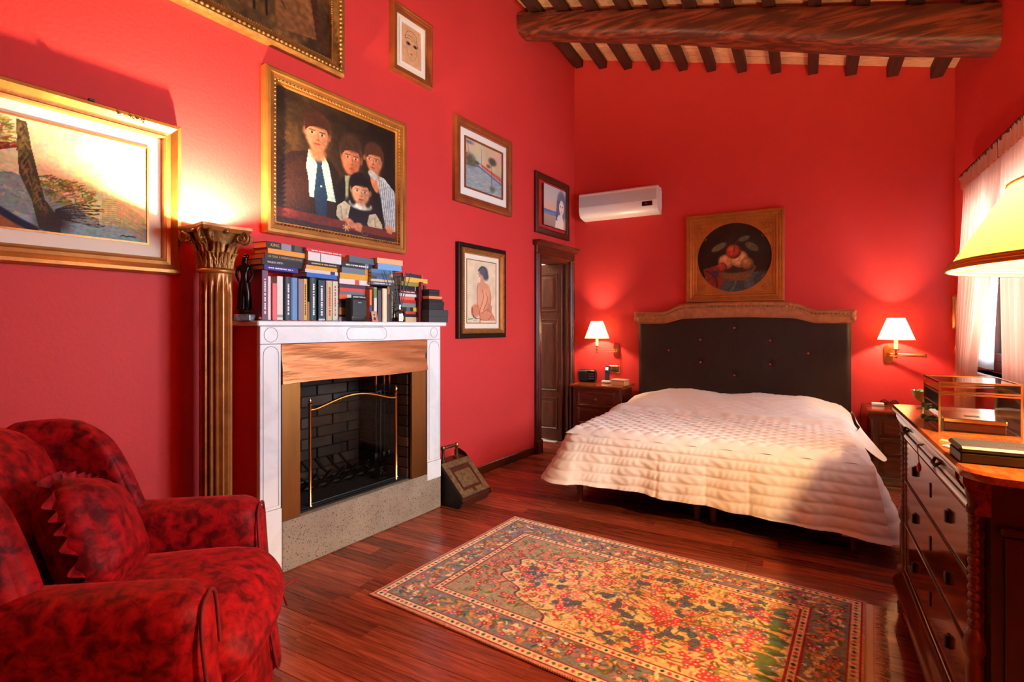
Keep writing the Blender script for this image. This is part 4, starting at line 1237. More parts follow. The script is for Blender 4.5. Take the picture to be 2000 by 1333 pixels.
# seat cushion, plump, T-fronted
def seat_fn(x, y, z):
    f = max(0.0, (-y - .10) / .28)
    x = x * (1 + .22 * min(1, f) ** 2)
    y = y - .05 * (1 - (x / .35) ** 2) * (y < 0) * min(1, f)
    z = z + .035 * (1 - (x / .36) ** 2) * (z > 0) - .05 * min(1, f) ** 3 * (z > 0)
    return (x, y - .045, z + .405)
sc_ = apart('seat_cushion', MB().rbox(.53, .72, .17, .075, 14, fn=seat_fn, puff=.015))
# back cushion, reclined
def back_fn(x, y, z):
    k = (z + .30) / .6
    x = x * (1 - .05 * k)
    y = y - .03 * math.sin(PI * k) * (y < 0)
    return (x, y + .205 + .13 * k, z + .645 - .03 * (x / .27) ** 2 * (k > .6))
apart('backrest', MB().rbox(.54, .16, .60, .07, 14, fn=back_fn, puff=.03))
apart('back_shell', MB().rbox(.70, .10, .72, .045, 10, fn=lambda x, y, z: (x * (.98 - .10 * max(0, z) / .36), y + .325 + .14 * (z + .36) / .72, z + .54)))
def arm_fn(s):
    def fn(x, y, z):
        # scrolled roll at the top, narrower below, bulging outward to the front
        k = (z + .31) / .62
        x = x * (.80 + .45 * max(0, k - .55) / .45)
        f = max(0, (-y) / .33)
        x = x + s * (.02 * f * k)
        z2 = z + .315 + .035 * (y / .33) * (k > .5) * .5
        y2 = y - .06 * f + .03 * k * f - .04 * (1 - k) ** 2 * f
        if f > .75: x += s * .0
        return (x + s * .318, y2 + .0, z2 + .012)
    return fn
for s_ in (-1, 1):
    arm = apart('arm', MB().rbox(.155, .66, .655, .07, 14, fn=arm_fn(s_)))
    # front facing panel with its piping
    pts = []
    for k in range(30):
        a = 2 * PI * k / 30
        cq, sq_ = math.cos(a), math.sin(a)
        pts.append(arm_fn(s_)(.066 * math.copysign(abs(cq) ** .5, cq), -.322, .300 * math.copysign(abs(sq_) ** .5, sq_)))
    MB().tube(pts, .0045, 6, closed=True).build('piping', 'velvet_trim', arm, smooth=180)
    def wing_fn(x, y, z, s=s_):
        k = (z + .20) / .40
        y2 = y * (1 - .10 * k ** 4)
        return (x + s * (.315 + .02 * math.sin(PI * (y + .14) / .28)) - s * .02 * k, y2 + .135 + .10 * k, z + .72 - .05 * max(0, -y / .15) ** 2 * k)
    apart('wing', MB().rbox(.10, .34, .44, .05, 12, fn=wing_fn, puff=.01))
# valance down to the floor
def skirt(u, v):
    # runs round three sides
    per = [(-.36, .36), (-.36, -.30), (-.30, -.375), (0, -.405), (.30, -.375), (.36, -.30), (.36, .36)]
    t_ = u * (len(per) - 1); i = min(int(t_), len(per) - 2); f = t_ - i
    x = per[i][0] * (1 - f) + per[i + 1][0] * f; y_ = per[i][1] * (1 - f) + per[i + 1][1] * f
    e = 1 + .05 * (1 - v) + .012 * math.sin(u * 60) * (1 - v)
    return (x * e, y_ * e, .01 + v * .30)
apart('valance', MB().surf(skirt, 96, 8))
# seam ties at the far front corner
tie = apart('tie_bow', MB().tube([(.33, -.40, .30), (.35, -.43, .29), (.38, -.46, .30), (.40, -.47, .285)], .006, 6).tube([(.33, -.40, .30), (.345, -.43, .26), (.35, -.44, .22)], .005, 6).rbox(.03, .02, .02, .01, 3, m=T(.345, -.425, .29)), mat_='velvet_trim')
# ruffled scatter cushion leaning on the back
rc = thing('ruffled_cushion', 'square red velvet cushion with a gathered frill, leaning in the armchair', 'cushion', tuple(AC_.location + Matrix.Rotation(math.radians(135), 3, 'Z') @ Vector((.045, .035, .655))), rot=(math.radians(-24), math.radians(16), math.radians(138)))
apart('cover', MB().rbox(.32, .15, .29, .07, 14, fn=lambda x, y, z: (x * (1 + .10 * (abs(z) / .145) ** 2), y, z * (1 + .10 * (abs(x) / .16) ** 2)), puff=.02), parent=rc)
def frill(u, v):
    a = 2 * PI * u
    c, s_ = math.cos(a), math.sin(a)
    k = (abs(c) ** 5 + abs(s_) ** 5) ** (-1 / 5)
    R_ = 1 + v * .24
    wv = math.sin(u * 2 * PI * 27 + 1.3 * math.sin(u * 41)) * v
    return (.166 * c * k * R_, .014 * wv + .004 * math.sin(u * 90), .15 * s_ * k * R_)
apart('frill', MB().surf(frill, 340, 5, wrap=True), parent=rc)

# ------------------------------------------------------------------ bed
BX, BY = -.585, 4.44
bed = thing('double_bed', 'double bed with a tall brown leather headboard and carved wooden crown', 'bed', (BX, BY, 0))
lx = lambda x: x - BX
ly = lambda y: y - BY
HX0, HX1 = lx(-1.515), lx(.338)
HC, HHW = (HX0 + HX1) / 2, (HX1 - HX0) / 2
def sst(a, b_, t):
    t = max(0, min(1, (t - a) / (b_ - a)))
    return t * t * (3 - 2 * t)
def crown_z(x):
    s_ = abs(x - HC) / HHW
    return 1.286 + .038 * (1 - sst(.5, .74, s_)) + .022 * max(0, 1 - (s_ / .7) ** 2)
BTN = [(-.597, 1.235), (-.903, 1.12), (-.292, 1.12), (-1.207, 1.01), (.012, 1.01), (-.903, .9), (-.292, .9), (-.597, .786)]
yfh = ly(YB - .095)
def hb_front(u, v):
    x = HX0 + u * (HX1 - HX0)
    z = .25 + v * (crown_z(x) + .01 - .25)
    y_ = yfh
    for bx_, bz in BTN:
        d2 = ((x - lx(bx_)) ** 2 + (z - bz) ** 2)
        if d2 < .02: y_ += .016 * math.exp(-d2 / .0011)
    e = min(u, 1 - u) * (HX1 - HX0)
    if e < .03: y_ += .03 * (1 - e / .03) ** 2
    return (x, y_, z)
hb = MB().surf(hb_front, 130, 70)
hb.box(HX0, HX1, yfh + .03, ly(YB - .005), .25, 1.30)
hbo = hb.build('headboard', 'leather', bed, smooth=50)
for bx_, bz in BTN:
    MB().lathe([(0, -.006), (.007, -.004), (.010, .002), (.008, .008), (0, .010)], 10, m=T(lx(bx_), yfh + .008, bz, rx=PI / 2)).build('button', 'button_red', hbo, smooth=180)
cp = [(.06, -.008), (-.006, -.008), (-.014, .0), (-.016, .045), (-.03, .06), (-.034, .07), (-.028, .078), (-.04, .086), (-.044, .098), (-.036, .108), (.06, .11)]
def crown(u, v):
    x = HX0 - .02 + u * (HX1 - HX0 + .04)
    i = min(int(v * (len(cp) - 1) + 1e-6), len(cp) - 1)
    y_, dz = cp[i]
    e = max(0, abs(x - HC) - HHW + .0) / .02
    return (x, yfh + y_, crown_z(x) + dz * (1 + .25 * (1 - sst(.5, .74, abs(x - HC) / HHW))))
cr = MB().surf(crown, 120, len(cp) - 1)
n_ = 121
cr.f.append(tuple(j * n_ for j in range(len(cp)))); cr.f.append(tuple(j * n_ + 120 for j in range(len(cp)))[::-1])
cro = cr.build('crown_moulding', 'crown_wood', bed, smooth=40)
b = MB()
for k in range(96):
    x = HX0 + .005 + (HX1 - HX0 - .01) * k / 95
    b.lathe([(0, -.006), (.006, 0), (0, .006)], 6, (x, yfh - .015, crown_z(x) + .004))
b.build('bead_row', 'gilt_dark', cro, smooth=180)
b = MB()
for k in range(64):
    x = HX0 - .005 + (HX1 - HX0 + .01) * k / 63
    zz = crown_z(x) + .076 * (1 + .25 * (1 - sst(.5, .74, abs(x - HC) / HHW)))
    b.rbox(.022, .014, .022, .006, 3, m=T(x, yfh - .030, zz))
b.build('carved_leaf_band', 'gilt_dark', cro, smooth=180)
for s_ in (-1, 1):
    MB().lathe([(0, -.05), (.02, -.04), (.026, -.01), (.018, .012), (.026, .03), (.02, .05), (0, .055)], 12, (HC + s_ * (HHW + .014), yfh - .01, crown_z(HX0) + .06)).build('crown_finial', 'crown_wood', cro, smooth=60)
MB().box(lx(-1.45), lx(.275), ly(3.47), ly(5.37), .19, .33, .015).build('bed_base', 'bed_black', bed)
MB().box(lx(-1.46), lx(.285), ly(3.46), ly(5.37), .33, .50, .05).build('mattress', 'mattress', bed)
MB().box(lx(.0), lx(.28), ly(3.45), ly(3.50), .165, .19).box(lx(-1.45), lx(.0), ly(3.49), ly(3.52), .165, .19).build('frame_rail', 'bed_leg', bed)
for x, y_ in ((-1.41, 3.52), (.235, 3.52), (-1.41, 5.25), (.235, 5.25), (-.62, 3.58), (-.52, 3.58)):
    MB().lathe([(.017, 0), (.03, .19)], 12, (lx(x), ly(y_), 0)).build('leg', 'bed_leg', bed, smooth=40)

# bedspread, quilted in small lozenges on top and in bands down the sides
bs = thing('bedspread', 'pale quilted bedspread drawn up over the pillows and hanging to the floor', 'bedspread', (BX, BY, .5))
TX0, TX1, TY0, TY1 = -1.475, .31, 3.41, 5.375
def top_z(x, y_):
    z = .545
    if y_ > 4.33:
        k = (y_ - 4.33) / 1.0
        z += .034 * sst(0, .045, k) + .073 * sst(.12, .62, k) - .03 * sst(.8, 1.05, k)
        mid = (x - BX) / .9
        z -= .018 * math.exp(-((x + .60) / .16) ** 2) * sst(.2, .6, k)
        z -= .07 * sst(.60, 1.0, abs(mid)) * sst(.1, .5, k)
        z += .006 * math.sin(11 * x + 6 * y_) * sst(.1, .4, k)
    else:
        z += -.014 * math.exp(-((4.33 - y_) / .02) ** 2)
    e = min(x - TX0, TX1 - x, y_ - TY0)
    if e < .10: z -= .045 * (1 - e / .10) ** 2.2
    return z
def quilt_top(u, v):
    x = TX0 + u * (TX1 - TX0); y_ = TY0 + v * (TY1 - TY0)
    z = top_z(x, y_)
    c = .105
    a, b2 = ((x + y_) / c) % 1, ((x - y_) / c) % 1
    q = (math.sin(PI * a) * math.sin(PI * b2)) ** .5
    amp = .013 if y_ < 4.33 else .006
    if min(x - TX0, TX1 - x, y_ - TY0) < .05: amp *= .3
    return (lx(x), ly(y_), z + amp * q + .002 * math.sin(31 * x + 17 * y_) - .5)
o = MB().surf(quilt_top, 200, 215).build('top_panel', 'quilt', bs, smooth=180)
# left side and foot in one strip
def edge(t):
    """perimeter point and outward direction; 0..0.42 left side, corner, then the foot"""
    if t < .40:
        f = t / .40
        return (TX0, 5.30 + (3.50 - 5.30) * f, -1, 0)
    if t < .46:
        a = (t - .40) / .06 * PI / 2
        return (TX0 + .09 - .09 * math.cos(a), 3.50 - .09 * math.sin(a), -math.cos(a), -math.sin(a))
    f = (t - .46) / .54
    return (TX0 + .09 + (.315 - TX0 - .09) * f, 3.41, 0, -1)
def drape(t, v):
    x, y_, nx, ny = edge(t)
    d = v
    corner = math.exp(-((t - .43) / .06) ** 2)
    f = max(0, (t - .46) / .54)
    zb = .20 - .07 * f ** 1.3 if t > .43 else .19
    flare = .07 + .13 * corner + .02 * f
    z = .502 + (zb - .502) * d
    out = .012 * min(1, v * 8) + flare * d ** 1.25 + .012 * math.sin(t * 40) * d + .008 * math.sin(t * 97 + 2) * d
    band = .058
    ph = ((.51 - z) / band) % 1
    out += (.010 * (math.sin(PI * ph)) ** .5 + .0022 * math.sin(t * 420 + 4 * math.sin(t * 60 + 9 * v)) * math.sin(PI * ph)) * min(1, v * 12)
    for fc in (.33, .50, .64):
        out -= .010 * math.exp(-((f - fc) / .006) ** 2) * d
    z += .010 * math.sin(t * 55) * d * .4
    return (lx(x + nx * out + .07 * f ** 4 * d), ly(y_ + ny * out), z - .5)
MB().surf(drape, 420, 54).build('foot_drape', 'quilt', bs, smooth=180)
def edge_r(t):
    if t < .08:
        return (.17 + .07 * t / .08, 3.428, 0, -1)
    if t < .22:
        a = (t - .08) / .14 * PI / 2
        return (.24 + .07 * math.sin(a), 3.498 - .07 * math.cos(a), math.sin(a), -math.cos(a))
    f = (t - .22) / .78
    return (.31, 3.498 + f * (5.30 - 3.498), 1, 0)
def side_r(t, v):
    x, y_, nx, ny = edge_r(t)
    zb = .105 + .05 * t
    z = .497 + (zb - .497) * v
    fl = (.03 + .13 * sst(.06, .2, t)) * (1 - .75 * sst(.5, .85, t))
    out = fl * v ** 1.05 + .010 * math.sin(t * 38) * v * sst(.2, .3, t)
    ph = ((.51 - z) / .075) % 1
    out += .009 * math.sin(PI * ph) ** .5 * min(1, v * 12)
    return (lx(x + nx * out), ly(y_ + ny * out), z - .5)
MB().surf(side_r, 220, 44).build('side_drape', 'quilt', bs, smooth=180)
def flap(t, v):
    if t < .10:
        x, y_, nx, ny = .20 + .06 * t / .10, 4.315, 0, -1
    elif t < .28:
        a = (t - .10) / .18 * PI / 2
        x, y_, nx, ny = .26 + .06 * math.sin(a), 4.375 - .06 * math.cos(a), math.sin(a), -math.cos(a)
    else:
        x, y_, nx, ny = .32, 4.375 + (t - .28) / .72 * .93, 1, 0
    zt = top_z(min(x, TX1 - .012), y_ + .02) + .004
    zb = zt - .02 if t < .10 else (zt - .02) + (.345 - zt + .02) * sst(.10, .24, t)
    z = zt + (zb - zt) * v
    out = .006 + (.15 * sst(.06, .24, t) - .09 * sst(.3, 1, t)) * v ** 1.05 + .005 * math.sin(t * 24) * v
    return (lx(x + nx * out), ly(y_ + ny * out), z - .5)
MB().surf(flap, 110, 20).build('pillow_flap', 'quilt', bs, smooth=180)

# ------------------------------------------------------------------ bedside cabinets
def nightstand(x0, x1, zt, label, handles):
    w = x1 - x0; dpt = .42
    t = thing('bedside_cabinet', label, 'bedside table', ((x0 + x1) / 2, YB - dpt / 2 - .02, 0), 0, 'bedside cabinets')
    hw_ = w / 2 - .02
    MB().box(-hw_, hw_, -dpt / 2 + .015, dpt / 2, .05, zt - .03, .003).build('carcass', 'dark_wood', t)
    MB().box(-hw_ - .01, hw_ + .01, -dpt / 2, dpt / 2, 0, .06, .006).build('plinth', 'dark_wood_x', t)
    tp = [(-dpt / 2 - .02, zt - .012), (-dpt / 2 - .02, zt), (dpt / 2, zt), (dpt / 2, zt - .03), (-dpt / 2 + .005, zt - .03), (-dpt / 2 - .004, zt - .024), (-dpt / 2 - .008, zt - .014)]
    MB().prism(tp, -w / 2 - .012, w / 2 + .012, 'x').build('top', 'walnut_top', t)
    n = 3; hgt = (zt - .05 - .07) / n
    for k in range(n):
        za = .07 + k * hgt + .008; zb = za + hgt - .016
        dr = MB().box(-hw_ + .045, hw_ - .045, -dpt / 2 + .001, -dpt / 2 + .02, za, zb, .003).build('drawer', 'dark_wood_x', t)
        MB().frame(2 * hw_ - .11, zb - za - .02, [(0, 0), (.002, .006), (.010, .006), (.016, 0)]).build('drawer_moulding', 'walnut', dr, (0, -dpt / 2 + .001, (za + zb) / 2))
        if handles:
            MB().lathe([(.014, 0), (.014, .003), (.006, .005), (.008, .016), (0, .02)], 10, m=T(0, -dpt / 2 + .001, (za + zb) / 2, rx=PI / 2)).build('knob', 'brass_dull', dr, smooth=50)
    for s_ in (-1, 1):
        MB().frame(dpt - .09, zt - .2, [(0, 0), (.002, .005), (.010, .005), (.016, 0)]).build('side_moulding', 'walnut', t, (s_ * hw_, .01, zt / 2 + .01), s_ * PI / 2)
    return t
nightstand(-2.115, -1.585, .655, 'dark wooden bedside cabinet next to the door, holding the radio and telephone', True)
nightstand(.44, .93, .585, 'dark wooden bedside cabinet between the bed and the dresser', False)

def at_bs(px, py, z):
    p = FL(px, py, z)
    return p
# radio
p = (-.3848 * 5.36, 5.36 - .085)
t = thing('clock_radio', 'black rounded clock radio on the left bedside cabinet', 'radio', (p[0], p[1] + .085, .655), math.radians(12))
MB().rbox(.20, .13, .135, .035, 8, m=T(0, 0, .0675)).build('case', 'plastic_black', t, smooth=60)
MB().box(.01, .09, -.069, -.06, .02, .12, .002).build('front_panel', 'gloss_black', t)
for k in range(3): MB().box(.018, .082, -.0715, -.068, .032 + .026 * k, .048 + .026 * k).build('control_strip', 'box_grey', t)
b = MB()
for k in range(9): b.box(-.085, .0, -.0685, -.064, .025 + .010 * k, .029 + .010 * k)
b.build('speaker_grille', 'satin_black', t)
# telephone
p = (-.343 * 5.33, 5.33 - .02)
t = thing('cordless_phone', 'cordless telephone with a lit screen standing in its cradle', 'telephone', (p[0], p[1] + .02, .655), math.radians(-8))
MB().rbox(.10, .09, .03, .014, 6, m=T(0, 0, .015)).build('cradle', 'white_plastic', t, smooth=60)
hs = MB().rbox(.048, .03, .16, .012, 6, m=T(0, 0, .105, rx=math.radians(-8))).build('handset', 'plastic_black', t, smooth=60)
MB().box(-.015, .015, -.0185, -.0165, .05, .08, m=T(0, 0, .085, rx=math.radians(-8))).build('display', 'screen', hs)
MB().box(-.015, .015, -.0185, -.0165, -.05, .02, m=T(0, 0, .085, rx=math.radians(-8))).build('keypad', 'box_grey', hs)
# small box
p = (-.315 * 5.19, 5.19 - .05)
t = thing('tan_box', 'low tan leather box at the front of the left bedside cabinet', 'box', (p[0] - .01, p[1] + .05, .655), math.radians(-10))
MB().box(-.075, .075, -.05, .05, 0, .045, .004).build('base', 'leather_box', t)
MB().box(-.078, .078, -.053, .053, .046, .062, .005).build('lid', 'leather_box', t)
# socket plate
q = BW(1200, 721.5, .005)
t = thing('wall_socket', 'brass wall socket plate with black inserts above the left bedside cabinet', 'socket', (q[0], YB, q[1]))
MB().frame(.115, .078, [(0, 0), (0, .007), (.004, .010), (.014, .010), (.016, .007)]).build('plate', 'brass', t)
MB().box(-.043, .043, -.008, 0, -.024, .024).build('insert', 'plastic_black', t)
for k in range(3): MB().box(-.038 + .027 * k, -.016 + .027 * k, -.011, -.007, -.018, .018, .001).build('module', 'brass_dull', t)
# adapter, cable and spectacles on the right cabinet
p = FL(1709, 793, .585)
t = thing('white_adapter', 'white plug adapter with a dark cable, on the right bedside cabinet', 'adapter', (p[0] + .02, p[1] + .02, .585), 0)
MB().box(-.045, .045, -.025, .025, 0, .026, .006).build('body', 'white_plastic', t)
q0 = (p[0] - .045, p[1] + .02, .617)
xe = .385
cpts = [(-.045, 0, .012), (-.07, -.004, .012), (.392 - p[0], -.012, .012), (xe - p[0], -.014, -.005), (xe - p[0] - .004, -.014, -.10), (xe - p[0] + .004, -.016, -.25), (xe - p[0] - .008, -.02, -.42), (xe - p[0], -.03, -.580)]
MB().tube(cpts, .003, 6).build('cable', 'plastic_black', t, smooth=180)
p = FL(1738, 793, .585)
t = thing('folded_spectacles', 'black folded spectacles beside the white adapter', 'glasses', (p[0] + .0, p[1] + .03, .586), math.radians(-15))
b = MB()
for s_ in (-1, 1):
    b.tube([(s_ * .035 + .028 * math.cos(a * PI / 8), 0, .022 + .020 * math.sin(a * PI / 8)) for a in range(16)], .003, 6, closed=True)
    b.tube([(s_ * .064, 0, .03), (s_ * .062, .03, .02), (-s_ * .05, .05, .012)], .0025, 6)
b.tube([(-.008, 0, .026), (0, 0, .03), (.008, 0, .026)], .0025, 6)
b.build('spectacle_frame', 'plastic_black', t, smooth=180)
for s_ in (-1, 1):
    MB().lathe([(.027, -.001), (.027, .001)], 16, m=T(s_ * .035, 0, .022, rx=PI / 2)).build('lens', 'glass_smoke', t)
p = FL(1752, 790, .585)
t = thing('key_fob', 'small dark key fob and ring at the back of the right bedside cabinet', 'keys', (p[0], p[1] + .03, .586))
MB().box(-.03, .03, -.02, .02, 0, .014, .004).build('fob', 'plastic_black', t)
MB().tube([(.012 * math.cos(a * PI / 8), 0, .026 + .012 * math.sin(a * PI / 8)) for a in range(16)], .0018, 5, closed=True).build('key_ring', 'brass', t, smooth=180)

# ------------------------------------------------------------------ wall lamps
def sconce(px_plate, px_lamp, elbow, label):
    DP = .17
    q = BW(*px_plate, .01)
    s = BW(*px_lamp, DP)                                    # bottom of the shade
    t = thing('swing_arm_lamp', label, 'wall lamp', (q[0], YB, q[1]), 0, 'bedside wall lamps')
    oc = [(-.018, -.075), (.018, -.075), (.032, -.058), (.032, .058), (.018, .075), (-.018, .075), (-.032, .058), (-.032, -.058)]
    MB().prism(oc, -.012, 0).prism([(x * .72, z * .8) for x, z in oc], -.018, -.012).build('back_plate', 'brass', t)
    lx_, zl = s[0] - q[0], s[1] - q[1]
    za = -.005
    b = MB()
    b.lathe([(.012, -.018), (.012, .018)], 12, (0, -.03, za))
    if elbow:
        ex = elbow
        for dz in (-.009, .009):
            b.tube([(0, -.03, za + dz), (ex, -.10, za + dz)], .0045, 7)
        b.tube([(ex, -.10, za - .004), (lx_, -DP, za - .004)], .0045, 7)
        b.lathe([(.010, -.016), (.012, 0), (.010, .016)], 10, (ex, -.10, za))
    else:
        for dz in (-.009, .009):
            b.tube([(0, -.03, za + dz), (lx_, -DP, za + dz)], .0045, 7)
    b.build('swing_arm', 'brass', t, smooth=60)
    MB().lathe([(0, za - .022), (.010, za - .018), (.016, za - .006), (.008, za + .004), (.018, za + .014), (.007, za + .022), (.007, za + .04), (.024, za + .05), (.024, za + .054), (.016, za + .056)], 16, (lx_, -DP, 0)).build('lamp_holder', 'brass', t, smooth=50)
    MB().lathe([(.0145, za + .056), (.0145, zl + .02), (0, zl + .021)], 14, (lx_, -DP, 0)).build('candle_tube', 'candle', t, smooth=50)
    MB().lathe([(.128, 0), (.06, .178)], 40, (lx_, -DP, zl), cap=False).build('lamp_shade', 'shade_silk', t, smooth=60)
    rim = MB()
    for r, z in ((.128, 0), (.06, .178)):
        rim.tube([(lx_ + r * math.cos(2 * PI * k / 40), -DP + r * math.sin(2 * PI * k / 40), zl + z) for k in range(40)], .0022, 5, closed=True)
    rim.build('shade_trim', 'leather_box', t, smooth=180)
    MB().lathe([(0, zl + .02), (.014, zl + .04), (.018, zl + .065), (.008, zl + .095), (0, zl + .105)], 14, (lx_, -DP, 0)).build('bulb', 'candle', t, smooth=180)
    light('bedside_bulb', 'POINT', (q[0] + lx_, YB - DP, q[1] + zl + .085), 12.0, WARM, shadow_soft_size=.022)
sconce((1204, 684), (1166, 661), None, 'brass swing-arm wall lamp with a lit white shade, above the radio by the door')
sconce((1735, 692), (1750, 664), .235, 'brass swing-arm wall lamp with a lit white shade, nearer the window curtain')

# ------------------------------------------------------------------ air conditioner
q = BW(1131, 381, .19); q2 = BW(1283, 358, .19); q3 = BW(1134, 430, .19)
x0, x1 = q[0], q2[0]
z1, z0 = (q[1] + q2[1]) / 2, q3[1] + .012
ac = thing('air_conditioner', 'white split air conditioner mounted high on the back wall', 'air conditioner', ((x0 + x1) / 2, YB, z0))
w_, h_ = x1 - x0, z1 - z0
prof = [(0, h_), (-.165, h_), (-.185, h_ - .012), (-.19, h_ - .03), (-.192, .11), (-.186, .06), (-.168, .03), (-.135, .012), (-.06, .0), (0, .0)]
MB().prism(prof, -w_ / 2, w_ / 2, 'x').build('casing', 'ac_white', ac, smooth=30)
MB().surf(lambda u, v: (-w_ / 2 + .003 + u * (w_ - .006), -.1935 - .002 * math.sin(PI * v), .118 + v * (h_ - .155)), 4, 6).build('front_panel', 'ac_grey', ac, smooth=180)
fl = [(-.1935, .112), (-.189, .06), (-.171, .028), (-.137, .009), (-.134, .013), (-.167, .031), (-.184, .061), (-.19, .112)]
MB().prism(fl, -w_ / 2 + .03, w_ / 2 - .03, 'x').build('air_flap', 'ac_white', ac, smooth=40)
for s_ in (-1, 1):
    MB().prism([(-.182, h_ - .02), (-.186, .1), (-.17, .04), (-.14, .018), (-.05, .01), (-.05, h_ - .02)], s_ * w_ / 2, s_ * (w_ / 2 + .004), 'x').build('end_cap', 'ac_white', ac)
MB().box(w_ / 2 - .15, w_ / 2 - .045, -.1965, -.190, .062, .108, .002).build('display_panel', 'gloss_black', ac)
MB().box(w_ / 2 - .115, w_ / 2 - .095, -.1972, -.1964, .08, .09).build('display_light', 'button_red', ac)
MB().box(w_ / 2 + .004, w_ / 2 + .012, -.05, -.03, .05, h_ - .04, .002).build('cable_duct', 'ac_white', ac)

# ------------------------------------------------------------------ dresser
DX, DY0, DY1, DZ = .375, 1.67, 2.985, .893
DC = (DY0 + DY1) / 2
ds = thing('chest_of_drawers', 'dark polished chest of drawers with bobbin-turned corner columns under the window', 'dresser', (.70, DC, 0), -PI / 2)
fx = lambda y: -(y - DC)                                     # world Y -> local x
FYL = DX - .70                                               # local y of the drawer fronts
c0, c1 = fx(2.885), fx(1.785)                                # corner columns (far, near)
MB().box(c0 - .02, c1 + .02, FYL + .035, .29, .17, .865).build('carcass', 'walnut_end', ds)
for x, s_ in ((c0 - .02, -1), (c1 + .02, 1)):
    for (ya, yb) in ((FYL + .06, FYL + .30), (FYL + .31, .28)):
        MB().box(x, x + s_ * .012, ya, yb, .20, .72, .002).build('end_board', 'walnut_end', ds)
    MB().box(x, x + s_ * .02, FYL + .05, .29, .725, .745, .004).build('end_moulding', 'walnut_end', ds)
# top with rounded near corner
tx0, tx1, ty0, ty1 = fx(DY1), fx(DY0), FYL - .035, .32
def rr(ins):
    pts = [(tx0 + ins, ty1), (tx0 + ins, ty0 + .05 + ins)]
    for k in range(1, 9): a = PI + k * PI / 16; pts.append((tx0 + .05 + (.05 - ins) * math.cos(a), ty0 + .05 + (.05 - ins) * math.sin(a)))
    for k in range(0, 9): a = 1.5 * PI + k * PI / 16; pts.append((tx1 - .09 + (.09 - ins) * math.cos(a), ty0 + .09 + (.09 - ins) * math.sin(a)))
    pts.append((tx1 - ins, ty1))
    return pts
b = MB(); rings = [(.012, DZ - .03), (.004, DZ - .026), (0, DZ - .018), (0, DZ - .008), (.006, DZ)]
n_ = len(rr(0)); vs = []; fs = []
for ins, z in rings: vs += [(x, y_, z) for x, y_ in rr(ins)]
for j in range(len(rings) - 1):
    for i in range(n_):
        k = (i + 1) % n_
        fs.append((j * n_ + i, j * n_ + k, (j + 1) * n_ + k, (j + 1) * n_ + i))
fs.append(tuple(range(n_))[::-1]); fs.append(tuple((len(rings) - 1) * n_ + i for i in range(n_)))
b.add(vs, fs).build('top', 'walnut_top', ds, smooth=30)
# ogee frieze drawer
og = [(FYL + .03, .765), (FYL - .002, .765), (FYL - .004, .775), (FYL + .004, .79), (FYL + .0, .805), (FYL - .016, .825), (FYL - .026, .845), (FYL - .027, .862), (FYL + .03, .862)]
fd = MB().prism(og, c0 + .03, c1 - .03, 'x').build('frieze_drawer', 'walnut', ds, smooth=40)
for xa, xb in ((c0 - .03, c0 + .028), (c1 - .028, c1 + .03)):
    MB().prism([(y_ + .004, z) for y_, z in og], xa, xb, 'x').build('frieze_end', 'walnut', ds, smooth=40)
def pull(x, z, y_, parent, r=.02):
    pl = MB().prism([(-.010, -.02), (.010, -.02), (.014, 0), (.010, .02), (-.010, .02), (-.014, 0)], y_ - .004, y_, m=T(x, 0, z)).build('pull_plate', 'iron', parent)
    MB().rbox(.022, .010, .036, .005, 4, m=T(x, y_ - .008, z - .002)).build('drop_handle', 'iron', pl, smooth=60)
hx0, hx1 = fx(2.61), fx(2.045)
for x in (hx0, hx1):
    MB().tube([(x - .04, FYL - .022, .842), (x - .02, FYL - .034, .828), (x, FYL - .036, .834), (x + .02, FYL - .034, .828), (x + .04, FYL - .022, .842)], [.004, .006, .005, .006, .004], 7).build('bow_handle', 'iron', fd, smooth=180)
kx = fx(2.325)
MB().tube([(kx, FYL - .018, .832), (kx, FYL - .034, .832)], .003, 6).build('key', 'brass', fd)
MB().tube([(kx, FYL - .034, .83), (kx + .002, FYL - .03, .79), (kx, FYL - .028, .77)], .0016, 5).lathe([(0, 0), (.006, .006), (.007, .02), (.003, .034), (0, .036)], 8, (kx, FYL - .028, .735)).build('key_tassel', 'button_red', fd, smooth=180)
for za, zb, yo in ((.583, .755, 0), (.392, .573, 0), (.196, .382, 0)):
    dr = MB().box(c0 + .045, c1 - .045, FYL + .004, FYL + .03, za, zb, .004).build('drawer', 'walnut', ds)
    zm = (za + zb) / 2 + .005
    for x in (hx0, hx1): pull(x, zm, FYL + .004, dr)
    MB().lathe([(.009, 0), (.009, .003), (0, .003)], 10, m=T(kx, FYL + .004, zm + .02, rx=PI / 2)).box(kx - .006, kx + .006, FYL + .001, FYL + .004, zm - .022, zm + .02).build('escutcheon', 'iron', dr)
    MB().box(c0 + .035, c1 - .035, FYL - .002, FYL + .03, za - .009, za - .001, .002).build('drawer_rail', 'walnut', ds)
for x in (c0 + .036, c1 - .036):
    MB().box(x - .008, x + .008, FYL, FYL + .035, .18, .765, .002).build('stile', 'walnut', ds)
pl_ = [(FYL + .03, .09), (FYL - .035, .09), (FYL - .035, .115), (FYL - .028, .13), (FYL - .02, .14), (FYL - .016, .16), (FYL - .006, .175), (FYL + .03, .18)]
MB().prism(pl_, c0 - .03, c1 + .03, 'x').build('plinth_moulding', 'walnut', ds, smooth=30)
MB().box(c0 - .02, c1 + .02, FYL + .01, .29, .09, .17).build('plinth', 'walnut_end', ds)
cprof = [(.0, .0), (.024, .0), (.028, .02), (.018, .045), (.030, .06), (.032, .08), (.026, .10), (.018, .115), (.026, .15), (.029, .165), (.027, .185), (.018, .195), (.018, .37), (.014, .385), (.022, .405), (.024, .425), (.018, .45), (.012, .465)]
z = .468
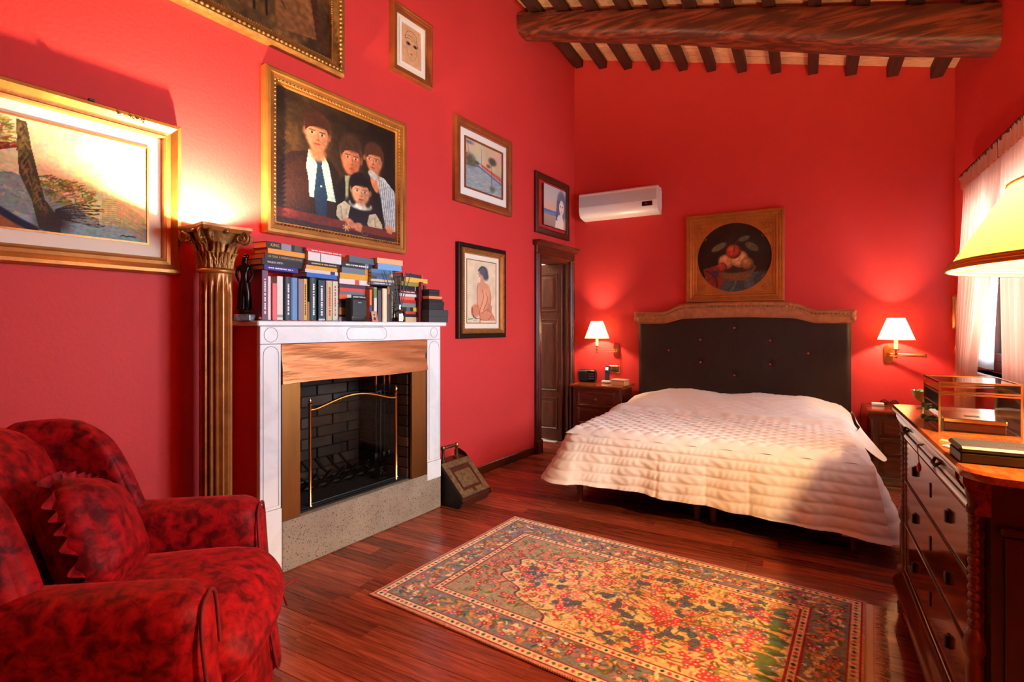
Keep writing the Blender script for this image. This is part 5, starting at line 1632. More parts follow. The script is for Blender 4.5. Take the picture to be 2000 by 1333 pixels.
while z < .745:
    cprof += [(.009, z), (.0125, z + .005), (.0142, z + .0115), (.0125, z + .018), (.009, z + .023)]
    z += .023
cprof += [(.011, .762), (.018, .768), (.018, .776), (.012, .782), (.015, .80), (.019, .82), (.019, .835), (.014, .852), (.018, .858), (.018, .863)]
cm = MB().lathe(cprof, 18).mesh('bobbin_column', 'dark_wood', 40)
for x in (c0 - .005, c1 + .005):
    put('bobbin_column', cm, ds, (x, FYL + .005, 0))
for x in (c0, c1):
    MB().lathe([(.022, 0), (.034, .02), (.034, .06), (.028, .09)], 16, (x, .24, 0)).build('back_foot', 'dark_wood', ds, smooth=40)

# ------------------------------------------------------------------ things on the dresser
p = FL(1835, 846, DZ)
gc = thing('jewellery_case', 'brass-edged glass jewellery case with mirrored drawers on the dresser', 'jewellery box', (p[0] + .106, p[1] + .148, DZ), math.radians(-1))
W_, D_, H_ = .205, .285, .172
e = MB()
r = .0026
for x in (-W_ / 2, W_ / 2):
    for y_ in (-D_ / 2, D_ / 2): e.box(x - r, x + r, y_ - r, y_ + r, 0, H_)
for z in (r, H_ - .042, H_ - .034, H_ - r):
    for y_ in (-D_ / 2, D_ / 2): e.box(-W_ / 2, W_ / 2, y_ - r, y_ + r, z - r, z + r)
    for x in (-W_ / 2, W_ / 2): e.box(x - r, x + r, -D_ / 2, D_ / 2, z - r, z + r)
e.build('brass_edging', 'brass', gc)
for (a, b2, c, d) in ((-W_ / 2, W_ / 2, -D_ / 2, -D_ / 2 + .002), (-W_ / 2, W_ / 2, D_ / 2 - .002, D_ / 2), (W_ / 2 - .002, W_ / 2, -D_ / 2, D_ / 2)):
    MB().box(a, b2, c, d, .006, H_ - .006).build('glass_side', 'glass_clear', gc)
lid = MB().box(-W_ / 2, W_ / 2, -D_ / 2, D_ / 2, H_ - .004, H_ - .002).build('glass_lid', 'glass_clear', gc)
MB().box(-W_ / 2, -W_ / 2 + .003, -D_ / 2, D_ / 2, .09, H_ - .045).build('mirror_panel', 'gloss_black', gc)
for k in range(2):
    dr = MB().box(-W_ / 2 - .002, -W_ / 2 + .004, -D_ / 2 + .008, D_ / 2 - .008, .008 + .042 * k, .046 + .042 * k, .001).build('mirror_drawer', 'mirror', gc)
    for y_ in (-.035, .035):
        MB().lathe([(.004, 0), (.003, .006), (.009, .012), (.010, .018), (.006, .024), (0, .025)], 12, m=T(-W_ / 2 - .002, y_, .027 + .042 * k, ry=-PI / 2)).build('knob', 'green_glass', dr, smooth=60)
MB().box(-W_ / 2 + .004, W_ / 2 - .004, -D_ / 2 + .004, D_ / 2 - .004, .002, .006).build('base_plate', 'mirror', gc)
# gold-lidded flat case lying inside it
t = thing('gilt_lidded_case', 'flat red case with a shiny gold lid, lying inside the glass jewellery case', 'box', (gc.location.x + .0, gc.location.y - .035, DZ + .0065), math.radians(-7))
MB().box(-.078, .078, -.088, .088, 0, .026, .002).build('base', 'maroon', t)
MB().box(-.081, .081, -.091, .091, .027, .042, .003).build('lid', 'brass', t)
MB().box(-.02, .02, -.02, .01, .0425, .043).build('name_plate', 'brass_dull', t)
# shell-topped red box and coral ball behind
p = FL(1955, 835, DZ)
t = thing('shell_box', 'dark red box with a fan-ribbed gold top, seen through the glass case', 'box', (.715, 2.42, DZ), math.radians(-20))
MB().box(-.055, .055, -.04, .04, 0, .045, .004).build('base', 'maroon', t)
b = MB()
for k in range(9):
    a = -.9 + k * .225
    b.tube([(0, .035, .047), (.03 * math.sin(a), .035 - .03 * math.cos(a), .066), (.062 * math.sin(a), .035 - .068 * math.cos(a), .05)], [.003, .008, .006], 7)
b.build('ribbed_shell', 'leather_box', t, smooth=180)
t = thing('coral_vase', 'round coral-pink vase with a narrow brass neck at the edge of the dresser', 'vase', (.79, 2.30, DZ))
MB().lathe([(.022, 0), (.042, .015), (.052, .045), (.046, .075), (.026, .094), (.018, .10)], 24).build('body', 'coral', t, smooth=60)
MB().lathe([(.019, .10), (.022, .104), (.018, .112), (.018, .132), (.024, .138), (.022, .142)], 18).build('neck', 'brass_dull', t, smooth=50)
# bowl
p = FL(1803, 790, DZ)
t = thing('footed_bowl', 'small footed glass bowl with green pieces behind the jewellery case', 'bowl', (.438, 2.85, DZ))
t.scale = (.72, .72, .95)
MB().lathe([(.03, 0), (.03, .004), (.008, .01), (.008, .03), (.03, .042), (.048, .06), (.056, .085), (.053, .085), (.045, .063), (.028, .046), (0, .042)], 24, cap=False).build('bowl', 'brass_dull', t, smooth=60)
b = MB()
for k in range(6): b.rbox(.03, .03, .025, .012, 4, m=T(.026 * math.cos(k * 1.05), .026 * math.sin(k * 1.05), .078))
b.build('green_stones', 'green_glass', t, smooth=180)
# black presentation box with worn silver print
p = FL(1868, 905, DZ)
t = thing('black_box', 'long black leatherette box at the near end of the dresser', 'box', (p[0] + .122, p[1] + .07, DZ), math.radians(0))
MB().box(-.112, .112, -.062, .062, 0, .027, .003).build('base', 'satin_black', t)
MB().box(-.115, .115, -.065, .065, .028, .044, .006).build('lid', 'satin_black', t)
b = MB()
for k in range(13): b.box(-.02 + .007 * k, -.016 + .007 * k, -.004, .004, .0442, .0446)
b.build('silver_print', 'brass_dull', t)
p = FL(1858, 876, DZ)
t = thing('paper_slip', 'white folded paper slip sticking out behind the black box', 'paper', (p[0] + .02, p[1], DZ), math.radians(25))
MB().box(-.03, .03, -.03, .03, .0005, .003).box(-.03, .028, -.03, .026, .0032, .005, m=T(0, 0, 0, rx=.05)).build('sheet', 'ink_white', t)
p = FL(1848, 862, DZ)
t = thing('pink_note', 'small pink paper note lying by the gold-lidded case', 'paper', (p[0] + .005, p[1] - .01, DZ), math.radians(-20))
MB().box(-.022, .022, -.014, .014, .0005, .002).box(-.02, .022, -.014, .012, .0021, .0035, m=T(0, 0, 0, ry=.04)).build('sheet', 'coral', t)

# ------------------------------------------------------------------ table lamp at the near end
FLX, FLY = .676, 1.765
fl = thing('table_lamp', 'table lamp with a large cream shade and braided trim, near end of the dresser', 'lamp', (FLX, FLY, DZ))
MB().lathe([(.0, 0), (.085, 0), (.088, .012), (.07, .024), (.03, .034), (.022, .06), (.05, .12), (.058, .18), (.045, .25), (.02, .31), (.016, .33)], 32).build('base', 'coral', fl, smooth=50)
MB().lathe([(.014, .32), (.02, .33), (.02, .345), (.009, .355), (.009, .52), (.016, .53), (.016, .56)], 16).build('stem', 'brass', fl, smooth=50)
ZR, RB, RTp, SH = 1.397 - DZ, .352, .227, .212
MB().lathe([(RB, 0), (RTp, SH)], 72, (0, 0, ZR), cap=False).build('lamp_shade', 'shade_cream', fl, smooth=60)
tr = MB()
for dz, rr_ in ((.003, .005), (.0115, .004), (.0185, .0035)):
    R_ = RB + (RTp - RB) * dz / SH + .002
    tr.tube([(R_ * math.cos(2 * PI * k / 72), R_ * math.sin(2 * PI * k / 72), ZR + dz) for k in range(72)], rr_, 6, closed=True)
tr.build('braid_trim', 'braid', fl, smooth=180)
MB().tube([((RTp + .001) * math.cos(2 * PI * k / 72), (RTp + .001) * math.sin(2 * PI * k / 72), ZR + SH) for k in range(72)], .004, 6, closed=True).build('top_trim', 'braid', fl, smooth=180)
sp = MB()
for k in range(3):
    a = k * 2 * PI / 3
    sp.tube([(0, 0, ZR + SH - .012), (RTp * math.cos(a), RTp * math.sin(a), ZR + SH - .002)], .002, 5)
sp.tube([(0, 0, .55), (0, 0, ZR + SH - .01)], .004, 6)
sp.build('shade_carrier', 'brass', fl)
MB().lathe([(0, .56), (.016, .565), (.018, .585), (.032, .62), (.024, .655), (0, .665)], 16, (.05, 0, 0)).build('bulb', 'candle', fl, smooth=180)
light('table_lamp_bulb', 'POINT', (FLX - .012, FLY, 1.53), 50.0, (1.0, .64, .27), shadow_soft_size=.035)

# ------------------------------------------------------------------ curtains
HZ = 2.335
cr = thing('curtain_rod', 'dark twisted curtain rod with a gilt leaf finial above the window', 'curtain rod', (XR - .06, 4.0, HZ))
y0_, y1_ = 3.2, 4.92
b = MB()
for ph in (0, PI):
    b.tube([(.012 * math.cos(k * .55 + ph), y0_ - 4.0 + (y1_ - y0_) * k / 240, .012 * math.sin(k * .55 + ph)) for k in range(241)], .0105, 6)
b.build('twisted_rod', 'frame_dark', cr, smooth=180)
MB().lathe([(.006, 0), (.016, .01), (.02, .03), (.012, .05), (.015, .06), (0, .085)], 12, m=T(0, y1_ - 4.0, 0, rx=-PI / 2)).build('finial', 'gilt', cr, smooth=60)
for y_ in (4.89, 3.25):
    MB().tube([(0, y_ - 4.0, 0), (.06, y_ - 4.0, 0)], .006, 7).build('bracket', 'gilt_dark', cr)
def curtain(name, label, ya0, ya1, yb0, yb1, ztop, zbot, xoff, amp, waves, matn, tie=None):
    t = thing(name, label, 'curtain', (XR - xoff, (ya0 + ya1) / 2, zbot))
    yc_ = (ya0 + ya1) / 2
    def fn(u, v):                                            # v 0 bottom .. 1 top
        k = 1 - v
        g = sst(0, tie or 1.0, k)
        y_ = (ya0 + u * (ya1 - ya0)) * (1 - g) + (yb0 + u * (yb1 - yb0)) * g
        a_ = amp * (.35 + .65 * sst(0, .25, k))
        x = a_ * math.sin(u * waves * 2 * PI + 1.2 * math.sin(u * 9) + .6 * k) + .3 * a_ * math.sin(u * waves * 5.1 + 3 * k)
        return (x, y_ - yc_, v * (ztop - zbot))
    MB().surf(fn, int(waves * 14), 40).build('fabric', matn, t, smooth=180)
    return t, yc_
def add_heading(t, ya, yb, yc_, zb):
    MB().surf(lambda u, v: (-.014 - .008 * math.sin(u * 120 + 2 * math.sin(u * 37)), ya + u * (yb - ya) - yc_, HZ - .10 - zb + v * (.098 + .004 * math.sin(u * 60))), 180, 6).build('gathered_heading', 'voile_salmon', t, smooth=180)
t, yc_ = curtain('salmon_curtain', 'sheer salmon curtain drawn aside at the bed end of the window', 4.08, 4.91, 4.70, 5.06, HZ - .09, .06, .06, .020, 12, 'voile_salmon', .7)
add_heading(t, 4.09, 4.91, yc_, .06)
t, yc_ = curtain('salmon_curtain', 'sheer salmon curtain at the near side of the window, behind the lampshade', 3.22, 4.06, 3.25, 3.97, HZ - .09, .06, .06, .020, 12, 'voile_salmon', .7)
add_heading(t, 3.22, 4.06, yc_, .06)
curtain('white_voile', 'white inner voile next to the window pane, far leaf', 4.45, 5.05, 4.62, 5.05, 2.19, .96, -.03, .010, 9, 'voile_white')
curtain('white_voile', 'white inner voile next to the window pane, near leaf', 3.36, 4.42, 3.36, 4.34, 2.19, .96, -.03, .010, 9, 'voile_white')
q = RWp(1865, 682, .075)
t = thing('curtain_holdback', 'round brass curtain holdback by the far corner of the window wall', 'holdback', (XR, q[0], q[1]), -PI / 2)
MB().lathe([(.012, 0), (.008, .01), (.006, .05), (.014, .055), (.036, .058), (.04, .066), (.03, .074), (.012, .078), (0, .08)], 20, m=T(rx=PI / 2)).build('rosette', 'brass', t, smooth=40)

# ------------------------------------------------------------------ mantel: books and small things
ZS = 1.278
def book_mesh_parts(t, L, D, H, rgb, lying, title=None, tcol='ink_white', tsize=None, bands=(), tx=.5, roundsp=False):
    """lying: x length, y depth from spine, z thickness. standing: x thickness, y depth, z height. Spine faces -y."""
    cm_ = cmat(rgb)
    c = .0025
    b = MB()
    if lying:
        b.box(0, L, 0, D, 0, c).box(0, L, 0, D, H - c, H).box(0, L, 0, c * 1.5, c, H - c)
        if roundsp: b.prism([(0, 0), (-.004, H * .2), (-.005, H * .5), (-.004, H * .8), (0, H)], 0, L, 'x')
        b.build('cover', cm_, t)
        MB().box(.003, L - .003, c * 1.5, D - .004, c, H - c).build('pages', 'paper', t)
    else:
        b.box(0, c, 0, D, 0, H).box(L - c, L, 0, D, 0, H).box(c, L - c, 0, c * 1.5, 0, H)
        if roundsp: b.prism([(0, 0), (L * .2, -.004), (L * .5, -.006), (L * .8, -.004), (L, 0)], 0, H, 'z')
        b.build('cover', cm_, t)
        MB().box(c, L - c, c * 1.5, D - .004, .003, H - .004).build('pages', 'paper', t)
    yo = -.0062 if roundsp else -.0006
    for (f0, f1, col) in bands:
        if lying: MB().box(L * f0, L * f1, yo, 0, .0006, H - .0006).build('spine_band', cmat(col), t)
        else: MB().box(.0005, L - .0005, yo, 0, H * f0, H * f1).build('spine_band', cmat(col), t)
    if title == '~':
        b = MB(); q = .12; rr_ = random.Random(int(L * 1e5) + rgb[0])
        Ln, Th = (L, H) if lying else (H, L)
        while q < .84:
            w = rr_.uniform(.02, .06)
            a0, a1, c0_, c1_ = Ln * q, Ln * (q + w), Th * .36, Th * .62
            if lying: b.box(a0, a1, yo - .0005, yo, c0_, c1_)
            else: b.box(c0_, c1_, yo - .0005, yo, a0, a1)
            q += w + rr_.choice((.008, .012, .03))
        stuff(b.build('spine_lettering', tcol, t))
    elif title:
        s_ = tsize or (H * .55 if lying else L * .55)
        me = text_mesh(title, s_, tcol)
        w = max(v.co.x for v in me.vertices) - min(v.co.x for v in me.vertices)
        room = (L if lying else H) * .86
        k = min(1, room / w)
        o = put('title', me, t, (L * tx, yo - .0006, H / 2) if lying else (L / 2, yo - .0006, H * tx), rot=(PI / 2, 0, 0) if lying else (PI / 2, -PI / 2, 0))
        o.scale = (k, 1, 1)
def vbook(x0, x1, yt, rgb, label, dep=.25, D=.13, zb=ZS, **kw):
    u0, u1 = LW(x0, yt, dep)[0], LW(x1, yt, dep)[0]
    h = LW((x0 + x1) / 2, yt, dep)[1] - zb
    t = thing('book', label, 'book', WL(u0, dep, zb), RZL, 'books on the mantel')
    book_mesh_parts(t, u1 - u0 - .0008, D, h, rgb, False, **kw)
def stack(zbase, dl, dr, D, rows, scale=1.0):
    """rows bottom to top: (xl, xr, thickness px at the left end, rgb, label, kw)"""
    z = zbase
    for row in rows:
        xl, xr, th, rgb, label = row[:5]
        kw = dict(row[5]) if len(row) > 5 else {}
        a, b_ = kw.pop('dl', dl), kw.pop('dr', dr)
        u0 = LW(xl, 540, a)[0]; u1 = LW(xr, 540, b_)[0]
        depth_fwd = -(LW(xl, 540, a)[1] - CAMH) / ((HYP - 540) / FPX) * -1
        H = th * depth_fwd / FPX * scale
        yaw = math.atan2(a - b_, u1 - u0)
        t = thing('book', label, 'book', WL(u0, a, z), RZL + yaw, 'books on the mantel')
        book_mesh_parts(t, math.hypot(u1 - u0, a - b_), kw.pop('D', D), H, rgb, True, **kw)
        z += H + .0004
    return z
K = (30, 30, 34)
# upright row on the tray at the left
tr = thing('book_tray', 'thin dark lacquer tray with red dashes under the upright books', 'tray', WL(LW(512, 620, .26)[0], .26, ZS), RZL)
ut = LW(655, 620, .26)[0] - LW(512, 620, .26)[0]
MB().prism([(0, 0), (ut, 0), (ut + .03, .012), (ut + .028, .014), (ut, .004), (0, .004), (-.006, .008), (-.008, .006)], -.004, .15).build('tray_board', 'gloss_black', tr)
for k in range(9): MB().box(.06 + k * .037, .078 + k * .037, -.005, -.0039, .0006, .0034).build('red_dash', 'ink_red', tr)
zt = ZS + .005
V = [(512, 523.4, 528.5, (118, 66, 92), 'tall plum-coloured upright book at the left end of the mantel row', dict(title='~', tx=.3)),
     (523.6, 529, 540, (224, 218, 212), 'slim white upright book right of the plum-coloured one', {}),
     (532.5, 541, 553.7, (236, 100, 100), 'short salmon-pink upright book in the mantel row', {}),
     (541.2, 552.6, 540, (224, 220, 208), 'thick white upright book right of the salmon-pink one', dict(bands=((.06, .12, (150, 150, 146)),))),
     (556, 568.4, 541, (58, 68, 78), 'slate-grey upright hardback left of the light blue one', dict(title='~', tx=.5, roundsp=True)),
     (568.6, 581, 543, (106, 150, 196), 'light blue upright hardback in the mantel row', dict(roundsp=True)),
     (583, 592.8, 545, (140, 122, 128), 'grey-mauve upright book left of the thin yellow one', {}),
     (593, 600, 545, (224, 168, 48), 'thin yellow upright book with black spine lettering', dict(title='~', tcol='ink_black')),
     (600.4, 604.6, 590, (150, 100, 66), 'very short brown upright booklet beside the thin yellow book', {}),
     (605, 618, 543, (38, 66, 66), 'dark green upright hardback in the mantel row', dict(title='~', tx=.45, roundsp=True)),
     (622, 635, 548, (36, 48, 70), 'navy upright book with white spine lettering', dict(title='~', tx=.5, bands=((.0, .04, (200, 206, 214)),))),
     (637, 649, 549, (206, 186, 138), 'beige upright book with red lettering', dict(title='~', tcol='ink_red', tx=.6, roundsp=True)),
     (650, 660, 550, (200, 204, 180), 'pale green upright book ending the left mantel row', dict(title='~', tcol='ink_red', tx=.4))]
for v in V: vbook(v[0], v[1], v[2], v[3], v[4], zb=zt, **v[5])
vbook(497, 505, 556, (150, 60, 30), 'orange-brown upright book behind the bronze statuette', dep=.12, D=.10)
# stack lying on the upright row
zA = LW(516, 527.5, .25)[1]
stack(zA, .275, .238, .10, [
    (516, 582, 9.5, (62, 46, 140), 'indigo paperback at the bottom of the tilted left stack', dict(title='~', tsize=.012, tx=.3)),
    (512, 592, 12, (34, 36, 40), 'black hardback with white title, second from the bottom of the left stack', dict(title='WILBUR SMITH', tsize=.014, tx=.3)),
    (517, 595, 11, (42, 50, 62), 'dark hardback titled in gold and white, middle of the left stack', dict(title='LEE CHILD  IL PASSATO NON MUORE', tcol='ink_gold', tsize=.014)),
    (523, 597, 10, (232, 158, 62), 'orange-yellow hardback under the topmost book of the left stack', {}),
    (521, 596, 13.5, (36, 38, 46), 'black hardback with large gold lettering, topmost of the left stack', dict(title='KING', tcol='ink_gold', tsize=.022, tx=.2, bands=((.36, .62, (150, 146, 150)), (.7, .9, (84, 78, 70)))))])
zB = LW(605, 544, .25)[1]
stack(max(zB, LW(618, 543, .25)[1] + .001), .262, .228, .11, [
    (599, 658, 8.5, (54, 104, 190), 'bright blue paperback at the bottom of the second stack', {}),
    (596, 660, 7, (214, 206, 200), 'cream paperback with a navy spine patch, second stack', dict(bands=((.76, .9, (36, 48, 110)),))),
    (598, 658.5, 7.5, (232, 168, 56), 'golden yellow paperback in the middle of the second stack', {}),
    (600, 663.5, 9, (40, 40, 44), 'black book with orange spine lettering, second stack', dict(title='~', tcol='ink_gold', tsize=.012)),
    (602, 666.5, 17, (222, 218, 216), 'thick white hardback near the top of the second stack', dict(bands=((.34, .37, (120, 120, 120)),))),
    (599, 674, 7, (206, 60, 54), 'red hardback topmost of the second stack', dict(title='~', tsize=.008))])
# third stack, straight from the shelf
stack(ZS, .215, .195, .15, [
    (663, 714, 9.5, (196, 190, 206), 'lilac-white book at the very bottom of the third stack', {}),
    (663, 714, 4, (30, 28, 30), 'thin black book above the lilac-white one, third stack', {}),
    (663, 714, 14, (206, 160, 116), 'thick beige book low in the third stack', {}),
    (663, 714, 7, (70, 66, 66), 'grey book behind the loudspeaker, third stack', {}),
    (663, 714, 9, (30, 28, 30), 'black book just under the orange one, third stack', {}),
    (662.6, 721.7, 10, (30, 28, 28), 'black and orange book with bold white lettering just above the loudspeaker', dict(title='IMPROBABLE', tsize=.02, tx=.68, bands=((.0, .24, (226, 92, 46)), (.24, .38, (200, 196, 188))))),
    (663, 717, 5.5, (96, 122, 124), 'thin grey-green book above the black and orange one, third stack', {}),
    (663.5, 718.7, 7, (222, 70, 62), 'red paperback in the middle of the third stack', {}),
    (662.6, 713.7, 7.5, (74, 52, 66), 'dark purple book with a red edge, third stack', dict(bands=((0, 1, (74, 52, 66)),))),
    (663, 722, 10, (226, 214, 206), 'white book with a red spine emblem, third stack', dict(bands=((.5, .64, (206, 76, 66)),))),
    (664, 724, 11.5, (222, 164, 48), 'thick mustard-yellow book in the third stack', {}),
    (667.7, 725, 11, (108, 124, 140), 'grey-blue book with an orange spine end, third stack', dict(bands=((.78, 1, (226, 142, 50)),))),
    (667.7, 727.5, 11.5, (34, 40, 46), 'black book with white and red lettering near the top of the third stack', dict(title='~', tsize=.02, tx=.2, bands=((.74, .86, (120, 140, 140)),))),
    (682, 736, 12.5, (84, 102, 114), 'slate-blue book topmost of the third stack', {})])
# fourth group: upright books with a pile across them
for v in [(722, 726.4, 566, (224, 122, 56), 'slim orange and blue upright book beside the loudspeaker', dict(bands=((0, .52, (64, 72, 150)),))),
          (730.5, 736, 562, (206, 214, 200), 'green and white upright book behind the photo frame', dict(bands=((.7, .98, (92, 140, 72)), (0, .3, (60, 60, 60))))),
          (738, 744.6, 568, (84, 70, 80), 'dark mauve upright book left of the cream one', {}),
          (747, 756, 564, (226, 214, 176), 'cream upright book in the right-hand row', dict(roundsp=True)),
          (756.6, 761.6, 560, (92, 60, 44), 'brown upright book with a tan top, right-hand row', dict(bands=((.78, 1, (186, 122, 70)),))),
          (762, 770, 561, (56, 70, 78), 'blue-grey upright book right of the brown one', dict(title='~', tcol='ink_gold'))]:
    vbook(v[0], v[1], v[2], v[3], v[4], dep=.235, **v[5])
zD = LW(757, 558.5, .235)[1]
stack(zD, .225, .235, .14, [
    (724, 768, 7, (60, 76, 90), 'slate paperback at the bottom of the fourth pile', dict(title='~', tsize=.009)),
    (724.5, 770, 4.5, (222, 184, 138), 'thin sand-coloured book in the fourth pile', {}),
    (725, 766, 5.5, (48, 96, 156), 'royal blue paperback in the middle of the fourth pile', dict(bands=((.0, .25, (34, 50, 70)),))),
    (725, 767, 6.5, (70, 82, 96), 'grey-blue book with a yellow spine end, fourth pile', dict(bands=((.86, 1, (228, 170, 60)),))),
    (725, 766.6, 7.5, (66, 122, 168), 'mid-blue paperback upper part of the fourth pile', {}),
    (738, 784, 12, (110, 160, 216), 'sky-blue book second from the top of the fourth pile', {}),
    (736.7, 786.6, 10.5, (226, 176, 122), 'book showing its sandy page edges, topmost of the fourth pile', {})])
# fifth pile at the right
stack(ZS, .225, .20, .13, [
    (792, 813, 10, (214, 176, 130), 'beige book at the bottom of the fifth pile', {}),
    (790, 813, 6, (34, 30, 32), 'black book low in the fifth pile', {}),
    (792, 812, 5, (214, 62, 52), 'small red book low in the fifth pile', {}),
    (785, 813, 8, (34, 32, 34), 'black book with a yellow spine end, fifth pile', dict(bands=((.78, 1, (232, 182, 44)), (.3, .55, (96, 92, 90))))),
    (784, 812, 8, (124, 134, 128), 'grey-green book in the fifth pile behind the bottle', {}),
    (782, 812, 6.5, (178, 46, 48), 'crimson paperback in the fifth pile', {}),
    (782, 810, 6.5, (232, 98, 66), 'orange-red paperback in the fifth pile', {}),
    (780, 813, 5.5, (214, 208, 204), 'slim white book in the fifth pile', {}),
    (780, 813.5, 7, (110, 24, 30), 'dark red book with white title, fifth pile', dict(title='~', tsize=.009)),
    (781, 813.5, 8.5, (32, 30, 32), 'black book in the upper part of the fifth pile', dict(bands=((.9, .94, (190, 190, 190)),))),
    (784, 826, 8, (150, 138, 58), 'olive-green book under the yellow one, fifth pile', {}),
    (789.6, 835, 9, (238, 178, 72), 'yellow book overhanging near the top of the fifth pile', {}),
    (787, 826, 7.5, (44, 50, 60), 'dark book with a red spine end, topmost of the fifth pile', dict(bands=((0, .13, (214, 66, 62)), (.93, 1, (200, 90, 90)))))])
for v in [(822, 826.6, 551, (150, 26, 30), 'tall red upright book right of the fifth pile', {}),
          (828, 833, 558, (44, 74, 130), 'upright book banded navy, white and yellow, beside the black boxes', dict(bands=((0, .18, (236, 212, 130)), (.35, .5, (180, 184, 186)), (.8, 1, (40, 50, 70))))),
          (818.5, 821.4, 560, (96, 20, 24), 'thin dark red upright book against the fifth pile', {})]:
    vbook(v[0], v[1], v[2], v[3], v[4], dep=.225, **v[5])

# bronze statuette on a marble block
u, z = LW(478, 600, .19)
st = thing('bronze_statuette', 'dark bronze statuette of a slender draped woman on a grey marble block', 'statuette', WL(u, .19, ZS), RZL - .9)
st.scale = (.88, .88, .88)
MB().box(-.045, .045, -.04, .04, 0, .035, .003).build('marble_block', 'marble_dark', st)
MB().lathe([(.034, .035), (.036, .042), (.028, .05), (.03, .058), (.022, .064)], 18).build('plinth', 'bronze_dark', st, smooth=50)
def skin(name, J, E_, mat_, parent, sub=2, loc=(0, 0, 0)):
    me = bpy.data.meshes.new(name)
    me.from_pydata([j[:3] for j in J], E_, [])
    o = put(name, me, parent, loc)
    md = o.modifiers.new('skin', 'SKIN'); md.use_smooth_shade = True
    for v, j in zip(me.skin_vertices[0].data, J): v.radius = (j[3], j[3] if len(j) < 5 else j[4])
    me.skin_vertices[0].data[0].use_root = True
    s_ = o.modifiers.new('sub', 'SUBSURF'); s_.levels = sub; s_.render_levels = sub
    me.materials.append(MAT[mat_])
    return o
J = [(0, 0, .205, .024), (0, -.003, .245, .018), (0, -.002, .29, .024), (0, 0, .318, .011), (.004, -.004, .345, .018), (.004, -.004, .362, .015),
     (-.012, -.003, .165, .019), (-.018, -.014, .11, .013), (-.016, 0, .072, .009), (-.016, -.018, .066, .007),
     (.014, 0, .165, .019), (.016, -.004, .11, .013), (.012, .006, .072, .009), (.012, -.012, .066, .007),
     (-.032, 0, .305, .010), (-.042, -.006, .255, .0085), (-.02, -.026, .215, .007),
     (.032, 0, .305, .010), (.044, .0, .255, .0085), (.030, -.022, .21, .007)]
E_ = [(0, 1), (1, 2), (2, 3), (3, 4), (4, 5), (0, 6), (6, 7), (7, 8), (8, 9), (0, 10), (10, 11), (11, 12), (12, 13), (2, 14), (14, 15), (15, 16), (2, 17), (17, 18), (18, 19)]
skin('figure', J, E_, 'bronze_dark', st)
MB().surf(lambda u, v: ((.028 + .012 * v + .003 * math.sin(u * 44)) * math.cos(.6 + u * 4.2), (.022 + .012 * v + .003 * math.sin(u * 44)) * math.sin(.6 + u * 4.2), .215 - .15 * v), 44, 8).build('drapery', 'bronze_dark', st, smooth=180)
MB().lathe([(0, -.014), (.012, -.008), (.014, .002), (.008, .012), (0, .014)], 10, (.004, .012, .362)).build('hair_bun', 'bronze_dark', st, smooth=180)
u, z = LW(506, 614, .22)
t = thing('orange_ball', 'tiny orange ball at the foot of the plum-coloured book', 'ornament', WL(u, .235, ZS), RZL)
MB().lathe([(0, 0), (.008, .002), (.012, .010), (.008, .019), (.002, .021), (0, .021)], 14).build('ball', 'coral', t, smooth=180)
MB().lathe([(.002, .020), (.0015, .025), (0, .0255)], 6).build('stalk', 'frame_dark', t)
# loudspeaker
u0, u1 = LW(685, 600, .29)[0], LW(716, 600, .29)[0]
hgt = LW(700, 582, .29)[1] - ZS
t = thing('small_loudspeaker', 'small black upright loudspeaker in front of the third stack', 'speaker', WL((u0 + u1) / 2, .265, ZS), RZL)
MB().rbox(u1 - u0, .06, hgt, .012, 6, m=T(0, 0, hgt / 2)).build('cabinet', 'plastic_black', t, smooth=50)
MB().box(-(u1 - u0) / 2 + .006, (u1 - u0) / 2 - .006, -.033, -.029, .03, hgt - .012, .002).build('grille', 'satin_black', t)
MB().box(-.012, .012, -.0338, -.033, hgt - .03, hgt - .027).build('badge', 'ac_grey', t)
# tiny photo in a stand
u = LW(734, 616, .285)[0]
t = thing('mini_photo_frame', 'tiny pale photo frame leaning on the mantel edge', 'photo frame', WL(u, .278, ZS + .001), rot=(math.radians(-12), 0, RZL + .1))
MB().frame(.048, .062, [(0, 0), (0, .004), (.006, .005), (.007, .002)]).build('frame', 'coral', t, (0, 0, .031))
pp = Paint(20, 26, (190, 170, 160)); pp.ell(.5, .42, .18, .16, (206, 150, 120)); pp.ell(.5, .85, .3, .3, (120, 60, 60)); pp.ell(.5, .3, .2, .1, (70, 44, 36))
put('photo', pp.mesh('photo', .036, .05, 'paper_print'), t, (0, -.0022, .031))
MB().box(-.006, .006, 0, .002, .0, .05, m=T(0, 0, .0, rx=-.45)).build('strut', 'frame_dark', t)
# reed diffuser
u = LW(781, 610, .27)[0]
t = thing('reed_diffuser', 'faceted glass diffuser bottle with a fan of black reeds', 'diffuser', WL(u, .265, ZS), RZL)
MB().lathe([(.027, 0), (.031, .006), (.031, .052), (.027, .066), (.012, .08), (.012, .098), (.016, .10), (.016, .108)], 8).build('bottle', 'glass_bottle', t)
MB().lathe([(.0, .002), (.025, .004), (.025, .03), (0, .031)], 8).build('perfume', 'maroon', t)
MB().box(-.008, .010, -.0300, -.0285, .012, .040).build('paper_label', 'leather_box', t)
for k in range(8):
    a = (k - 3.5) * .035
    MB().tube([(a * .1, .004 * math.sin(k), .01), (a * .2, .004 * math.cos(k * 2), .11), (a * .9 - .006, .014 * math.cos(k * 2), .315 + .006 * math.sin(k * 3))], .0024, 5).build('reed', 'satin_black', t)
